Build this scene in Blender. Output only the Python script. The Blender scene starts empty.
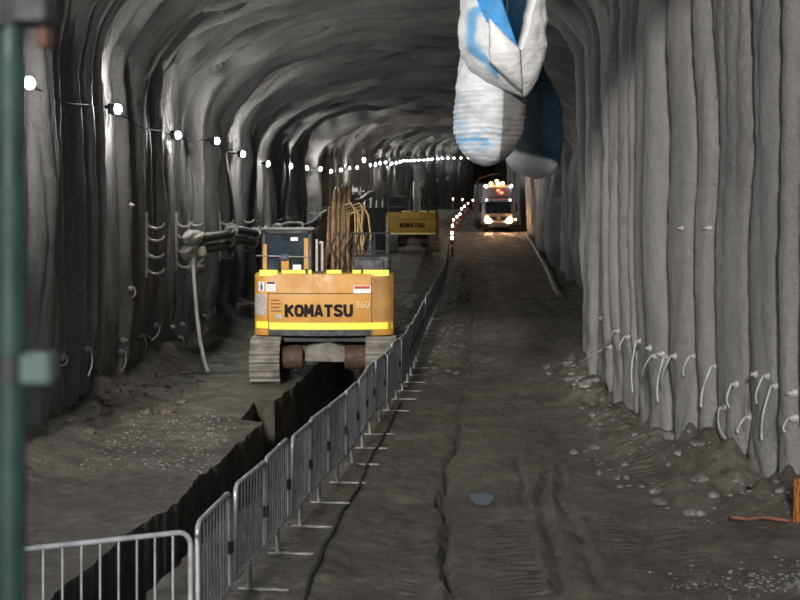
import bpy, bmesh, math, random
import numpy as np
from mathutils import Vector, Matrix
from mathutils.bvhtree import BVHTree

random.seed(7)
RNG = np.random.default_rng(11)
scn = bpy.context.scene
COL = scn.collection
F = 1400.0            # focal length in pixels of the 800 px wide frame
CH = 3.55             # camera height
HY = 212.0            # image row of the horizon
PI = math.pi

def P(x, y, Y):       # pixel + distance -> place in the tunnel
    return Vector(((x - 400) * Y / F, Y, CH - (y - HY) * Y / F))

# ------------------------------------------------------------------ materials
def new_mat(name):
    m = bpy.data.materials.new(name); m.use_nodes = True
    nt = m.node_tree
    b = nt.nodes['Principled BSDF']
    return m, nt, b

def noise_node(nt, scale, detail=4, rough=0.55, coord='Object', stretch=None):
    tc = nt.nodes.new('ShaderNodeTexCoord')
    n = nt.nodes.new('ShaderNodeTexNoise')
    n.inputs['Scale'].default_value = scale
    n.inputs['Detail'].default_value = detail
    n.inputs['Roughness'].default_value = rough
    if stretch:
        mp = nt.nodes.new('ShaderNodeMapping'); mp.inputs['Scale'].default_value = stretch
        nt.links.new(tc.outputs[coord], mp.inputs[0]); nt.links.new(mp.outputs[0], n.inputs['Vector'])
    else:
        nt.links.new(tc.outputs[coord], n.inputs['Vector'])
    return n

def ramp(nt, src, stops):
    r = nt.nodes.new('ShaderNodeValToRGB')
    e = r.color_ramp.elements
    while len(e) < len(stops): e.new(0.5)
    for i, (p, c) in enumerate(stops):
        e[i].position = p
        e[i].color = (c[0], c[1], c[2], 1) if not isinstance(c, (int, float)) else (c, c, c, 1)
    nt.links.new(src, r.inputs[0])
    return r

def mat(name, c1, c2=None, scale=3.0, rough=(0.6, 0.8), metal=0.0, bump=0.0, bscale=30, spec=0.5, lo=.35, hi=.65, stretch=None, detail=5):
    m, nt, b = new_mat(name)
    c2 = c2 or tuple(min(1, x * 1.25) for x in c1)
    n = noise_node(nt, scale, detail, stretch=stretch)
    r = ramp(nt, n.outputs['Fac'], [(lo, c1), (hi, c2)])
    nt.links.new(r.outputs[0], b.inputs['Base Color'])
    n2 = noise_node(nt, scale * 2.3, 4)
    r2 = ramp(nt, n2.outputs['Fac'], [(.35, rough[0]), (.65, rough[1])])
    nt.links.new(r2.outputs[0], b.inputs['Roughness'])
    b.inputs['Metallic'].default_value = metal
    b.inputs['Specular IOR Level'].default_value = spec
    if bump:
        n3 = noise_node(nt, bscale, 5)
        bp = nt.nodes.new('ShaderNodeBump'); bp.inputs['Strength'].default_value = bump
        bp.inputs['Distance'].default_value = 0.02
        nt.links.new(n3.outputs['Fac'], bp.inputs['Height'])
        nt.links.new(bp.outputs[0], b.inputs['Normal'])
    return m

def emit(name, c, strength):
    m, nt, b = new_mat(name)
    n = noise_node(nt, 2.0)
    r = ramp(nt, n.outputs['Fac'], [(0, c), (1, tuple(min(1, x * 1.02) for x in c))])
    nt.links.new(r.outputs[0], b.inputs['Base Color'])
    nt.links.new(r.outputs[0], b.inputs['Emission Color'])
    b.inputs['Emission Strength'].default_value = strength
    return m

M = {}
M['lamp'] = emit('lamp_glow', (1.0, 0.985, 0.95), 440)
M['headlight'] = emit('headlight_glow', (1.0, .56, .27), 90)
M['marker'] = emit('marker_glow', (1.0, .62, .55), 14)
M['amber'] = emit('amber_glow', (1.0, .45, .12), 14)
M['redlight'] = emit('red_glow', (1.0, .06, .03), 9)
M['whitelight'] = emit('white_glow', (.85, .9, 1.0), 20)
M['galv'] = mat('galvanised_steel', (.32, .33, .35), (.50, .51, .53), 6, (.3, .5), .4, .15, 40)
M['galv_dull'] = mat('dull_galvanised_bars', (.22, .23, .25), (.38, .39, .41), 5, (.35, .6), .6, .1, 40)
M['steel_dark'] = mat('dark_steel', (.03, .03, .033), (.075, .075, .075), 4, (.45, .8), .3, .2, 25)
M['black'] = mat('black_rubber', (.012, .012, .013), (.03, .03, .03), 4, (.5, .8))
M['hose'] = mat('hydraulic_hose', (.015, .014, .013), (.07, .055, .04), 9, (.4, .7))
M['orange'] = mat('machine_orange', (.43, .20, .03), (.56, .275, .045), 1.3, (.4, .65), 0, .06, 20, lo=.3, hi=.6)
M['orange_dirty'] = mat('machine_orange_dirty', (.26, .14, .04), (.42, .22, .05), 2.2, (.5, .8), 0, .15, 20)
M['amber_paint'] = mat('machine_yellow_old', (.42, .22, .025), (.6, .34, .05), 1.6, (.4, .7), 0, .05, 20)
M['reflective'] = mat('reflective_tape', (.82, .80, .06), (.95, .93, .12), 5, (.25, .4))
M['reflective2'] = mat('reflective_tape_pale', (.9, .78, .25), (.98, .88, .4), 5, (.25, .4))
M['rust'] = mat('rust_brown', (.10, .06, .03), (.27, .16, .075), 5, (.6, .9), 0, .4, 30)
M['rustred'] = mat('rust_red', (.035, .018, .012), (.085, .042, .026), 5, (.6, .9), 0, .3, 30)
M['boomrust'] = mat('boom_brown', (.13, .08, .04), (.34, .21, .10), 3, (.6, .9), 0, .4, 18, stretch=(1, 1, .25))
M['ochre'] = mat('ochre_hose', (.24, .15, .055), (.42, .28, .12), 7, (.6, .9))
M['mudtrack'] = mat('muddy_track', (.10, .09, .075), (.21, .195, .165), 3.5, (.6, .95), 0, .6, 18)
M['pale'] = mat('pale_dusty_metal', (.45, .43, .36), (.66, .64, .56), 5, (.6, .9), 0, .3, 20)
M['glass'] = mat('cab_glass', (.010, .016, .022), (.03, .045, .055), 2.5, (.08, .2), 0, 0, spec=.25)
M['seat'] = mat('cab_interior', (.05, .055, .07), (.10, .11, .13), 4, (.6, .9))
M['white_paint'] = mat('white_paint', (.20, .19, .185), (.30, .29, .28), 3, (.3, .5))
M['sticker_white'] = mat('white_sticker', (.72, .70, .66), (.82, .80, .76), 9, (.4, .6))
M['sticker_red'] = mat('red_sticker', (.42, .03, .02), (.5, .05, .03), 9, (.4, .6))
M['sticker_blue'] = mat('blue_sticker', (.03, .11, .30), (.05, .16, .4), 9, (.4, .6))
M['sticker_grey'] = mat('grey_sticker', (.30, .28, .24), (.42, .40, .36), 14, (.5, .7))
M['letter'] = mat('black_letter', (.004, .0035, .003), (.014, .011, .008), 12, (.6, .8), spec=.2)
M['letter_pale'] = mat('pale_letter', (.62, .42, .20), (.75, .55, .32), 12, (.5, .7))
M['seam'] = mat('panel_gap', (.05, .03, .012), (.08, .045, .015), 9, (.6, .8))
M['pipe'] = mat('pipe_grey', (.05, .05, .05), (.10, .10, .098), 3, (.45, .7), .1, .15, 20)
M['flange'] = mat('flange_grey', (.42, .42, .40), (.58, .57, .55), 6, (.4, .6), .3)
M['bracket'] = mat('bracket_zinc', (.30, .29, .275), (.46, .45, .43), 6, (.4, .6), .3)
M['valve'] = mat('dusty_valve', (.38, .37, .33), (.56, .54, .49), 9, (.6, .9), 0, .4, 25)
M['whitehose'] = mat('white_hose', (.50, .49, .46), (.64, .63, .6), 4, (.5, .7))
M['bolt'] = mat('zinc_bolt', (.24, .235, .23), (.52, .51, .50), 9, (.35, .6), .25)
M['tail'] = mat('strap_tail', (.26, .26, .255), (.40, .40, .39), 9, (.5, .8))
M['darktail'] = mat('strap_tail_dark', (.20, .20, .195), (.34, .34, .33), 9, (.5, .8))
M['green'] = mat('scaffold_green', (.011, .032, .026), (.024, .058, .047), 7, (.4, .6), .1)
M['clamp'] = mat('clamp_grey_green', (.06, .095, .09), (.09, .135, .125), 9, (.4, .6), .2)
M['clampdark'] = mat('clamp_dark', (.014, .018, .018), (.03, .036, .036), 9, (.4, .6), .2)
M['orangetag'] = mat('rusty_orange', (.13, .05, .03), (.19, .075, .045), 9, (.6, .8))
M['netting'] = mat('orange_netting', (.20, .05, .01), (.36, .16, .02), 14, (.5, .8))
M['rock'] = mat('rubble_rock', (.08, .073, .062), (.16, .148, .128), 5, (.5, .9), 0, .6, 14)
M['rock_grey'] = mat('grey_rubble', (.075, .073, .070), (.17, .166, .16), 5, (.5, .9), 0, .6, 14)
M['rock_ochre'] = mat('ochre_rubble', (.06, .05, .034), (.125, .103, .07), 5, (.5, .9), 0, .6, 14)
M['water'] = mat('puddle_water', (.17, .21, .25), (.20, .24, .28), 2, (.05, .1), 0, 0, spec=.9)  # light grey-blue base colour paints in the reflection on the water
M['conc'] = mat('kerb_concrete', (.13, .125, .115), (.26, .25, .235), 4, (.6, .9), 0, .4, 18)
M['redpost'] = mat('red_post', (.42, .03, .025), (.52, .05, .04), 6, (.4, .6))
M['footbar'] = mat('muddy_foot', (.15, .145, .135), (.28, .27, .26), 9, (.6, .9), .2)
M['rock_dark'] = mat('dark_mud_lumps', (.04, .036, .030), (.085, .077, .065), 5, (.6, .9), 0, .6, 14)
M['glint'] = mat('pale_glint', (.20, .195, .18), (.36, .35, .33), 9, (.3, .6))  # pale colour for specks that imitate wet glints
M['boltpale'] = mat('pale_bolt', (.50, .49, .47), (.72, .71, .69), 9, (.4, .6))
M['palebright'] = mat('pale_dusty_boom', (.62, .60, .52), (.82, .80, .72), 5, (.6, .9), 0, .3, 20)
M['tyre'] = mat('tyre_black', (.015, .015, .016), (.035, .033, .03), 8, (.6, .9))
M['truckdark'] = mat('truck_dark', (.006, .006, .007), (.012, .012, .013), 4, (.4, .6))
M['sheet'] = mat('pale_sheet', (.50, .51, .53), (.60, .61, .63), 3, (.5, .7))
M['sheet_grey'] = mat('grey_sheet', (.30, .31, .33), (.38, .39, .41), 3, (.5, .7))

# shotcrete lining
def lining(name, a, b2, cool):
    m, nt, b = new_mat(name)
    n = noise_node(nt, .55, 6, .6, stretch=(1, .9, .35))
    r = ramp(nt, n.outputs['Fac'], [(.3, a), (.55, tuple((x + y) / 2 for x, y in zip(a, b2))), (.75, b2)])
    n1 = noise_node(nt, 9, 5, .7)
    mx = nt.nodes.new('ShaderNodeMixRGB'); mx.blend_type = 'MULTIPLY'; mx.inputs['Fac'].default_value = .6
    r1 = ramp(nt, n1.outputs['Fac'], [(.3, .62), (.7, 1.0)])
    nt.links.new(r.outputs[0], mx.inputs[1]); nt.links.new(r1.outputs[0], mx.inputs[2])
    nt.links.new(mx.outputs[0], b.inputs['Base Color'])
    nr = noise_node(nt, 1.2, 4, .6, stretch=(1, 1, .3))
    rr = ramp(nt, nr.outputs['Fac'], [(.35, .42), (.65, .8)])
    nt.links.new(rr.outputs[0], b.inputs['Roughness'])
    b.inputs['Specular IOR Level'].default_value = .4
    n3 = noise_node(nt, 14, 6, .7)
    bp = nt.nodes.new('ShaderNodeBump'); bp.inputs['Strength'].default_value = .75; bp.inputs['Distance'].default_value = .045
    nt.links.new(n3.outputs['Fac'], bp.inputs['Height'])
    nt.links.new(bp.outputs[0], b.inputs['Normal'])
    return m
M['wall_r'] = M['wall_l'] = M['roof'] = lining('shotcrete', (.155, .149, .144), (.265, .256, .247), 1)

# muddy ground
def ground_mat():
    m, nt, b = new_mat('wet_mud')
    n = noise_node(nt, .7, 7, .6)
    r = ramp(nt, n.outputs['Fac'], [(.3, (.082, .071, .055)), (.5, (.130, .114, .091)), (.72, (.205, .184, .152))])
    n1 = noise_node(nt, 5, 9, .74)
    mx = nt.nodes.new('ShaderNodeMixRGB'); mx.blend_type = 'MULTIPLY'; mx.inputs['Fac'].default_value = .75
    r1 = ramp(nt, n1.outputs['Fac'], [(.36, .22), (.64, 1.0)])
    nt.links.new(r.outputs[0], mx.inputs[1]); nt.links.new(r1.outputs[0], mx.inputs[2])
    nt.links.new(mx.outputs[0], b.inputs['Base Color'])
    nr = noise_node(nt, 1.1, 5, .65)
    rr = ramp(nt, nr.outputs['Fac'], [(.36, .42), (.60, .85)])
    nt.links.new(rr.outputs[0], b.inputs['Roughness'])
    n3 = noise_node(nt, 6, 9, .78)
    # tread marks: fine bars across the road
    tc = nt.nodes.new('ShaderNodeTexCoord')
    wv = nt.nodes.new('ShaderNodeTexWave'); wv.bands_direction = 'Y'
    wv.inputs['Scale'].default_value = 2.2; wv.inputs['Distortion'].default_value = 1.2
    wv.inputs['Detail'].default_value = 2; wv.inputs['Detail Scale'].default_value = .8
    nt.links.new(tc.outputs['Object'], wv.inputs['Vector'])
    nm = noise_node(nt, .8, 3, .5, stretch=(2.2, .14, 1))
    rm = ramp(nt, nm.outputs['Fac'], [(.54, 0.0), (.60, .30)])
    mul = nt.nodes.new('ShaderNodeMath'); mul.operation = 'MULTIPLY'
    nt.links.new(wv.outputs['Fac'], mul.inputs[0]); nt.links.new(rm.outputs[0], mul.inputs[1])
    add = nt.nodes.new('ShaderNodeMath'); add.operation = 'ADD'
    nt.links.new(mul.outputs[0], add.inputs[0]); nt.links.new(n3.outputs['Fac'], add.inputs[1])
    bp = nt.nodes.new('ShaderNodeBump'); bp.inputs['Strength'].default_value = .9; bp.inputs['Distance'].default_value = .10
    nt.links.new(add.outputs[0], bp.inputs['Height'])
    nt.links.new(bp.outputs[0], b.inputs['Normal'])
    return m
M['mud'] = ground_mat()

# ventilation sleeve fabric: printed colour and painted shade come from the attribute "dye"
def fabric_mat():
    m, nt, b = new_mat('duct_fabric')
    at = nt.nodes.new('ShaderNodeAttribute'); at.attribute_name = 'dye'
    n = noise_node(nt, 5, 6, .6)
    r = ramp(nt, n.outputs['Fac'], [(.3, .72), (.6, 1.0)])
    mx = nt.nodes.new('ShaderNodeMixRGB'); mx.blend_type = 'MULTIPLY'; mx.inputs['Fac'].default_value = .6
    nt.links.new(at.outputs['Color'], mx.inputs[1]); nt.links.new(r.outputs[0], mx.inputs[2])
    nt.links.new(mx.outputs[0], b.inputs['Base Color'])
    b.inputs['Roughness'].default_value = .5
    n3 = noise_node(nt, 9, 5, .6, stretch=(1, 1, 2.2))
    bp = nt.nodes.new('ShaderNodeBump'); bp.inputs['Strength'].default_value = .5; bp.inputs['Distance'].default_value = .04
    nt.links.new(n3.outputs['Fac'], bp.inputs['Height']); nt.links.new(bp.outputs[0], b.inputs['Normal'])
    return m
M['fabric'] = fabric_mat()

# ------------------------------------------------------------------ mesh helpers
class MB:
    def __init__(s): s.v = []; s.f = []
    def add(s, vs, fs):
        o = len(s.v); s.v += [tuple(v) for v in vs]; s.f += [tuple(i + o for i in f) for f in fs]
    def box(s, x0, x1, y0, y1, z0, z1, bev=0.0, seg=2, mtx=None):
        bm = bmesh.new()
        bmesh.ops.create_cube(bm, size=1)
        for v in bm.verts:
            v.co = Vector((x0 + (v.co.x + .5) * (x1 - x0), y0 + (v.co.y + .5) * (y1 - y0), z0 + (v.co.z + .5) * (z1 - z0)))
        if bev: bmesh.ops.bevel(bm, geom=list(bm.edges), offset=bev, segments=seg, affect='EDGES', profile=.5)
        s.frombm(bm, mtx)
    def frombm(s, bm, mtx=None):
        bm.verts.index_update()
        if mtx: bm.transform(mtx)
        s.add([v.co.copy() for v in bm.verts], [[v.index for v in f.verts] for f in bm.faces]); bm.free()
    def prism(s, poly, axis, a, b, bev=0.0):       # polygon in the plane normal to axis, extruded from a to b
        bm = bmesh.new()
        def pt(p, t):
            return Vector((t, p[0], p[1])) if axis == 'x' else (Vector((p[0], t, p[1])) if axis == 'y' else Vector((p[0], p[1], t)))
        va = [bm.verts.new(pt(p, a)) for p in poly]; vb = [bm.verts.new(pt(p, b)) for p in poly]
        n = len(poly)
        for i in range(n): bm.faces.new((va[i], va[(i + 1) % n], vb[(i + 1) % n], vb[i]))
        bm.faces.new(va[::-1]); bm.faces.new(vb)
        bmesh.ops.recalc_face_normals(bm, faces=list(bm.faces))
        if bev: bmesh.ops.bevel(bm, geom=list(bm.edges), offset=bev, segments=2, affect='EDGES', profile=.5)
        s.frombm(bm)
    def cyl(s, a, b, r, r2=None, n=12):
        s.tube([a, b], [r, r if r2 is None else r2], n)
    def tube(s, pts, r, n=8, cap=True):
        pts = [Vector(p) for p in pts]; k = len(pts)
        rs = r if isinstance(r, (list, tuple)) else [r] * k
        up = None; vs = []
        for i, p in enumerate(pts):
            t = (pts[min(i + 1, k - 1)] - pts[max(i - 1, 0)]).normalized()
            if up is None:
                up = Vector((0, 0, 1)) if abs(t.z) < .9 else Vector((0, 1, 0))
            a = t.cross(up)
            if a.length < 1e-5: a = t.orthogonal()
            a.normalize(); b = a.cross(t).normalized(); up = b
            for j in range(n):
                q = 2 * PI * j / n
                vs.append(p + (a * math.cos(q) + b * math.sin(q)) * rs[i])
        fs = []
        for i in range(k - 1):
            for j in range(n):
                fs.append((i * n + j, i * n + (j + 1) % n, (i + 1) * n + (j + 1) % n, (i + 1) * n + j))
        if cap:
            fs.append(tuple(range(n))[::-1]); fs.append(tuple((k - 1) * n + j for j in range(n)))
        s.add(vs, fs)
    def sphere(s, c, r, u=12, v=8, sc=(1, 1, 1)):
        bm = bmesh.new(); bmesh.ops.create_uvsphere(bm, u_segments=u, v_segments=v, radius=r)
        for q in bm.verts: q.co = Vector((q.co.x * sc[0] + c[0], q.co.y * sc[1] + c[1], q.co.z * sc[2] + c[2]))
        s.frombm(bm)
    def build(s, name, m, parent=None, smooth=None, loc=None):
        me = bpy.data.meshes.new(name); me.from_pydata(s.v, [], s.f); me.update()
        bm = bmesh.new(); bm.from_mesh(me); bmesh.ops.recalc_face_normals(bm, faces=list(bm.faces)); bm.to_mesh(me); bm.free()
        me.materials.append(m)
        o = bpy.data.objects.new(name, me); COL.objects.link(o)
        if smooth is not None:
            me.polygons.foreach_set('use_smooth', [True] * len(me.polygons))
            if smooth: me.set_sharp_from_angle(angle=math.radians(smooth))
        if parent: o.parent = parent
        if loc: o.location = loc
        return o

def tag(o, label, cat, group=None, kind=None):
    o['label'] = label; o['category'] = cat
    if group: o['group'] = group
    if kind: o['kind'] = kind
    return o
def empty(name, loc, label, cat, rz=0, group=None):
    o = bpy.data.objects.new(name, None); COL.objects.link(o)
    o.location = loc; o.rotation_euler = (0, 0, rz); o.empty_display_size = .2
    return tag(o, label, cat, group)
def dup(o, parent=None):
    c = o.copy(); COL.objects.link(c)
    if parent: c.parent = parent
    for ch in list(o.children): dup(ch, c)
    return c
def ordinal(n):
    w = ['first', 'second', 'third', 'fourth', 'fifth', 'sixth', 'seventh', 'eighth', 'ninth', 'tenth', 'eleventh', 'twelfth',
         'thirteenth', 'fourteenth', 'fifteenth', 'sixteenth', 'seventeenth', 'eighteenth', 'nineteenth', 'twentieth']
    if n <= 20: return w[n - 1]
    t = {2: 'twenty', 3: 'thirty', 4: 'forty', 5: 'fifty'}[n // 10]
    return (t[:-1] + 'ieth') if n % 10 == 0 else t + '-' + w[n % 10 - 1]

# ------------------------------------------------------------------ value noise
def vnoise(x, y, seed=0):
    x = np.asarray(x, float); y = np.asarray(y, float)
    xi = np.floor(x).astype(np.int64); yi = np.floor(y).astype(np.int64)
    fx = x - xi; fy = y - yi
    fx = fx * fx * (3 - 2 * fx); fy = fy * fy * (3 - 2 * fy)
    def h(a, b):
        n = (a * 374761393 + b * 668265263 + seed * 974634541) & 0xFFFFFFFF
        n = ((n ^ (n >> 13)) * 1274126177) & 0xFFFFFFFF
        return ((n ^ (n >> 16)) & 0xFFFF) / 65535.0 * 2 - 1
    return (h(xi, yi) * (1 - fx) + h(xi + 1, yi) * fx) * (1 - fy) + (h(xi, yi + 1) * (1 - fx) + h(xi + 1, yi + 1) * fx) * fy
def fbm(x, y, seed=0, oct=4):
    s = 0; a = 1
    for i in range(oct):
        s = s + a * vnoise(x * 2 ** i, y * 2 ** i, seed + i * 17); a *= .5
    return s

# ------------------------------------------------------------------ tunnel profile along its length
def smooth_tab(ks, vs, lo, hi, win):
    g = np.arange(lo - 60, hi + 60, .5)
    v = np.interp(g, ks, vs)
    # linear extrapolation at far end
    sl = (vs[-1] - vs[-2]) / (ks[-1] - ks[-2]); v = np.where(g > ks[-1], vs[-1] + sl * (g - ks[-1]), v)
    n = int(win / .5); k = np.hanning(2 * n + 1); k /= k.sum()
    v = np.convolve(np.pad(v, n, mode='edge'), k, mode='valid')
    return lambda y: np.interp(y, g, v)
lampX = smooth_tab([10, 26, 42, 56, 70, 84, 98, 112, 126, 140, 161, 189, 210, 231, 259, 285],
                   [-5.25, -5.25, -5.25, -5.1, -4.7, -4.15, -3.5, -2.85, -2.2, -1.45, -.05, 2.0, 4.2, 6.9, 12.3, 18.5], 0, 290, 10)
def XL(y): return lampX(y) - .35
climbf = smooth_tab([0, 64, 300], [0, 0, .0600 / 1.4 * 236], 0, 290, 8)
def cll(y): return climbf(y)
def climb(y): return climbf(np.minimum(y, 152.0))
_xrn = smooth_tab([0, 12, 15.5, 17, 19, 21, 24, 28, 31.5, 33, 36, 60], [5.0, 4.95, 4.85, 4.6, 4.25, 4.05, 3.95, 3.95, 4.0, 5.0, 7.2, 7.7], 0, 60, 1.0)
def XR(y):
    y = np.asarray(y, float)
    far = XL(y) + 13.4
    w = np.clip((y - 36) / 14, 0, 1)
    return np.where(y < 36, _xrn(y), _xrn(np.minimum(y, 60)) * (1 - w) + far * w)

SPR, RISE = 5.85, 3.2
NW, NR = 60, 84       # rows on a wall / over the roof
WY = np.concatenate([np.arange(11.4, 36, .045), np.arange(36, 75, .09), np.arange(75, 150, .25), np.arange(150, 290, .8)])

def fold_fields(y, q, seed):
    """depth of the drape-like folds in the sprayed lining"""
    rng = np.random.default_rng(seed)
    pos = [0.0]
    while pos[-1] < 300:
        yy = pos[-1]
        base = .75 if yy < 26 else (.75 + (yy - 26) * .06 if yy < 60 else 2.8 + (yy - 60) * .02)
        pos.append(yy + base * rng.uniform(.45, 1.5))
    pos = np.array(pos); amps = rng.uniform(.35, 1.0, len(pos))
    wob = (.34 * vnoise(y * .22, q * .28, seed + 3) + .20 * vnoise(y * .5, q * .7, seed + 5)) * (1 + np.clip((y - 26) / 20, 0, 3))
    yy = y + wob
    ph = np.interp(yy, pos, np.arange(len(pos)))
    k = np.floor(ph).astype(int).clip(0, len(pos) - 1); fr = ph - k
    fr = np.clip(fr / .93, 0, 1) ** .8
    lobe = np.abs(np.sin(PI * fr)) ** .5
    scale = np.clip(1 + (y - 26) / 40, 1, 2.0)
    d = .50 * amps[k] * lobe * scale - .22 * scale
    # broader swells
    d = d + .20 * fbm(y * .30, q * .10, seed + 9, 2) * scale
    # secondary folds that keep their spacing further in
    y3 = y + .9 * vnoise(y * .16, q * .22, seed + 51) + .35 * vnoise(y * .5, q * .6, seed + 52)
    f3 = np.clip(np.mod(y3 / 1.7, 1.0) / .9, 0, 1) ** .7
    d = d + .36 * (np.abs(np.sin(PI * f3)) ** .5 - .5) * (.55 + .45 * vnoise(y * .35, q * .35, seed + 53)) * np.clip((y - 27) / 8, 0, 1) * np.clip((90 - y) / 25, 0, 1)
    d = d + .10 * fbm(y * .9, q * .55, seed + 61, 3) * np.clip((y - 27) / 8, 0, 1)
    # narrow secondary folds
    yy2 = y + .25 * vnoise(y * .8, q * .5, seed + 21)
    d = d + .075 * np.abs(np.sin(PI * yy2 / .37)) ** .7 * (.5 + .5 * vnoise(y * .6, q * .3, seed + 31)) * np.clip((50 - y) / 20, 0, 1)
    d = d + .018 * vnoise(y * 7, q * 7, seed + 41) * np.clip((45 - y) / 20, 0, 1)
    return d

def section():
    n = len(WY)
    Z0 = -.5
    t = np.linspace(0, 1, NW); th = np.linspace(0, PI, NR)
    e = .94
    L = []                                   # (kind, parameter, arc position)
    for a in t[:-1]: L.append(('l', a, Z0 + a * (SPR - Z0)))
    for a in th: L.append(('r', a, SPR + 10.4 * a / PI * 2))
    for a in t[::-1][1:]: L.append(('w', a, SPR + 20.8 + (1 - a) * (SPR - Z0)))
    qmax = L[-1][2]
    X, Y, Z, NX, NZ, Q = [], [], [], [], [], []
    for kind, a, q in L:
        u = min(1, max(0, (q - SPR) / 20.8))
        wy = WY + 6.3 * (1 - u) * np.clip((27 - WY) / 15.6, 0, 1)      # unseen portal edge slanted to let sunlight reach the excavator
        xl, xr, cl = XL(wy), XR(wy), cll(wy)
        dz = cl - climb(wy)
        sr = SPR + .95 * np.clip((44 - wy) / 8, 0, 1)                   # the right side springs higher near the portal
        c, w = (xl + xr) / 2, (xr - xl) / 2
        crown = SPR + RISE
        if kind == 'l':
            x, z, nx, nz = xl, Z0 - dz + a * (SPR - Z0 + dz) + cl, np.ones(n), np.zeros(n)
        elif kind == 'w':
            x, z, nx, nz = xr, Z0 - dz + a * (sr - Z0 + dz) + cl, -np.ones(n), np.zeros(n)
        else:
            ca, sa = math.cos(a), math.sin(a)
            base = np.full(n, SPR) if ca > 0 else sr
            x = c - w * np.sign(ca) * abs(ca) ** e; z = base + (crown - base) * abs(sa) ** e + cl
            nx = ca / w; nz = -sa / (crown - base); l = np.sqrt(nx ** 2 + nz ** 2); nx = nx / l; nz = nz / l
        X.append(x); Y.append(wy); Z.append(z); NX.append(nx); NZ.append(nz); Q.append(np.full(n, q))
    X, Y, Z, NX, NZ, Q = map(np.array, (X, Y, Z, NX, NZ, Q))
    d = fold_fields(Y, Q, 5)
    right = np.clip((Q - (SPR + 12.4)) / 6, 0, 1)
    d = d * (1 - .25 * right)
    # ragged skirt near the invert
    hz = Z - climb(Y)
    lw = (Q < SPR) * 1.0; rw = (Q > SPR + 20.8) * 1.0
    sk = np.clip((1.45 - hz) / .6, 0, 1) * (lw + .45 * rw)
    yy = Y + .3 * vnoise(Y * .9, hz * 1.2, 77)
    d = d + sk * (.16 * np.abs(np.sin(PI * yy / .42)) * (.6 + .4 * vnoise(Y * 1.7, hz * .6, 78)) - .16 + .05 * vnoise(Y * 5, hz * 4, 79))
    X = X + NX * d; Z = Z + NZ * d
    return np.stack([X, Y, Z], -1)

G = section()
def grid_obj(name, g, m, flip=False, normals=None):
    r, c = g.shape[:2]
    idx = np.arange(r * c).reshape(r, c)
    a, b, cc, d = idx[:-1, :-1], idx[:-1, 1:], idx[1:, 1:], idx[1:, :-1]
    f = np.stack([a, b, cc, d] if not flip else [a, d, cc, b], -1).reshape(-1, 4)
    me = bpy.data.meshes.new(name)
    me.from_pydata(g.reshape(-1, 3).tolist(), [], f.tolist()); me.update()
    me.polygons.foreach_set('use_smooth', [True] * len(me.polygons))
    if normals is not None: me.normals_split_custom_set_from_vertices(normals.reshape(-1, 3).tolist())
    me.materials.append(m)
    o = bpy.data.objects.new(name, me); COL.objects.link(o)
    o['kind'] = 'structure'
    return o, f
def grid_normals(g):
    du = np.gradient(g, axis=1); dv = np.gradient(g, axis=0)
    n = np.cross(dv, du); n /= np.linalg.norm(n, axis=-1, keepdims=True) + 1e-9
    return n
GN = grid_normals(G)
# make sure the normals look into the tunnel
mid = GN[5, 200]
if mid[0] < 0: GN = -GN
s1 = NW - 1; s2 = NW - 1 + NR - 1
flipit = None
def facing(g):   # True when default winding (a,b,c,d) gives the same side as GN
    a, b, d = g[0, 0], g[0, 1], g[1, 0]
    return np.cross(b - a, d - a)
fl = np.dot(facing(G[3:5, 200:202]), GN[3, 200]) < 0
wl, _ = grid_obj('wall_left', G[:s1 + 1], M['wall_l'], fl, GN[:s1 + 1])
ce, _ = grid_obj('ceiling', G[s1:s2 + 1], M['roof'], fl, GN[s1:s2 + 1])
wr, _ = grid_obj('wall_right', G[s2:], M['wall_r'], fl, GN[s2:])
rr, cc_ = G.shape[:2]
_idx = np.arange(rr * cc_).reshape(rr, cc_)
_f = np.stack([_idx[:-1, :-1], _idx[:-1, 1:], _idx[1:, 1:], _idx[1:, :-1]], -1).reshape(-1, 4)
BVH = BVHTree.FromPolygons(G.reshape(-1, 3).tolist(), _f.tolist())
def hit(x, y, back=0.0):
    d = Vector((x - 400, F, HY - y)).normalized()
    loc, nor, i, dist = BVH.ray_cast(Vector((0, 0, CH)), d)
    if nor is None: return None, None
    if nor.dot(d) > 0: nor = -nor
    return loc, nor
def wall_point(Y, z, side):   # onto the real (folded) lining at a height
    o = Vector((float((XL(Y) + XR(Y)) / 2), Y, z)); d = Vector((-1 if side == 'l' else 1, 0, 0))
    loc, nor, i, dist = BVH.ray_cast(o, d)
    return loc
# far end of the tunnel
mb = MB(); ye = float(WY[-1])
mb.box(float(XL(ye)) - 2, float(XR(ye)) + 2, ye - .4, ye, float(climb(ye)) - 1, float(cll(ye)) + 10)
wf = mb.build('wall_back', M['wall_r']); wf['kind'] = 'structure'

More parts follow.
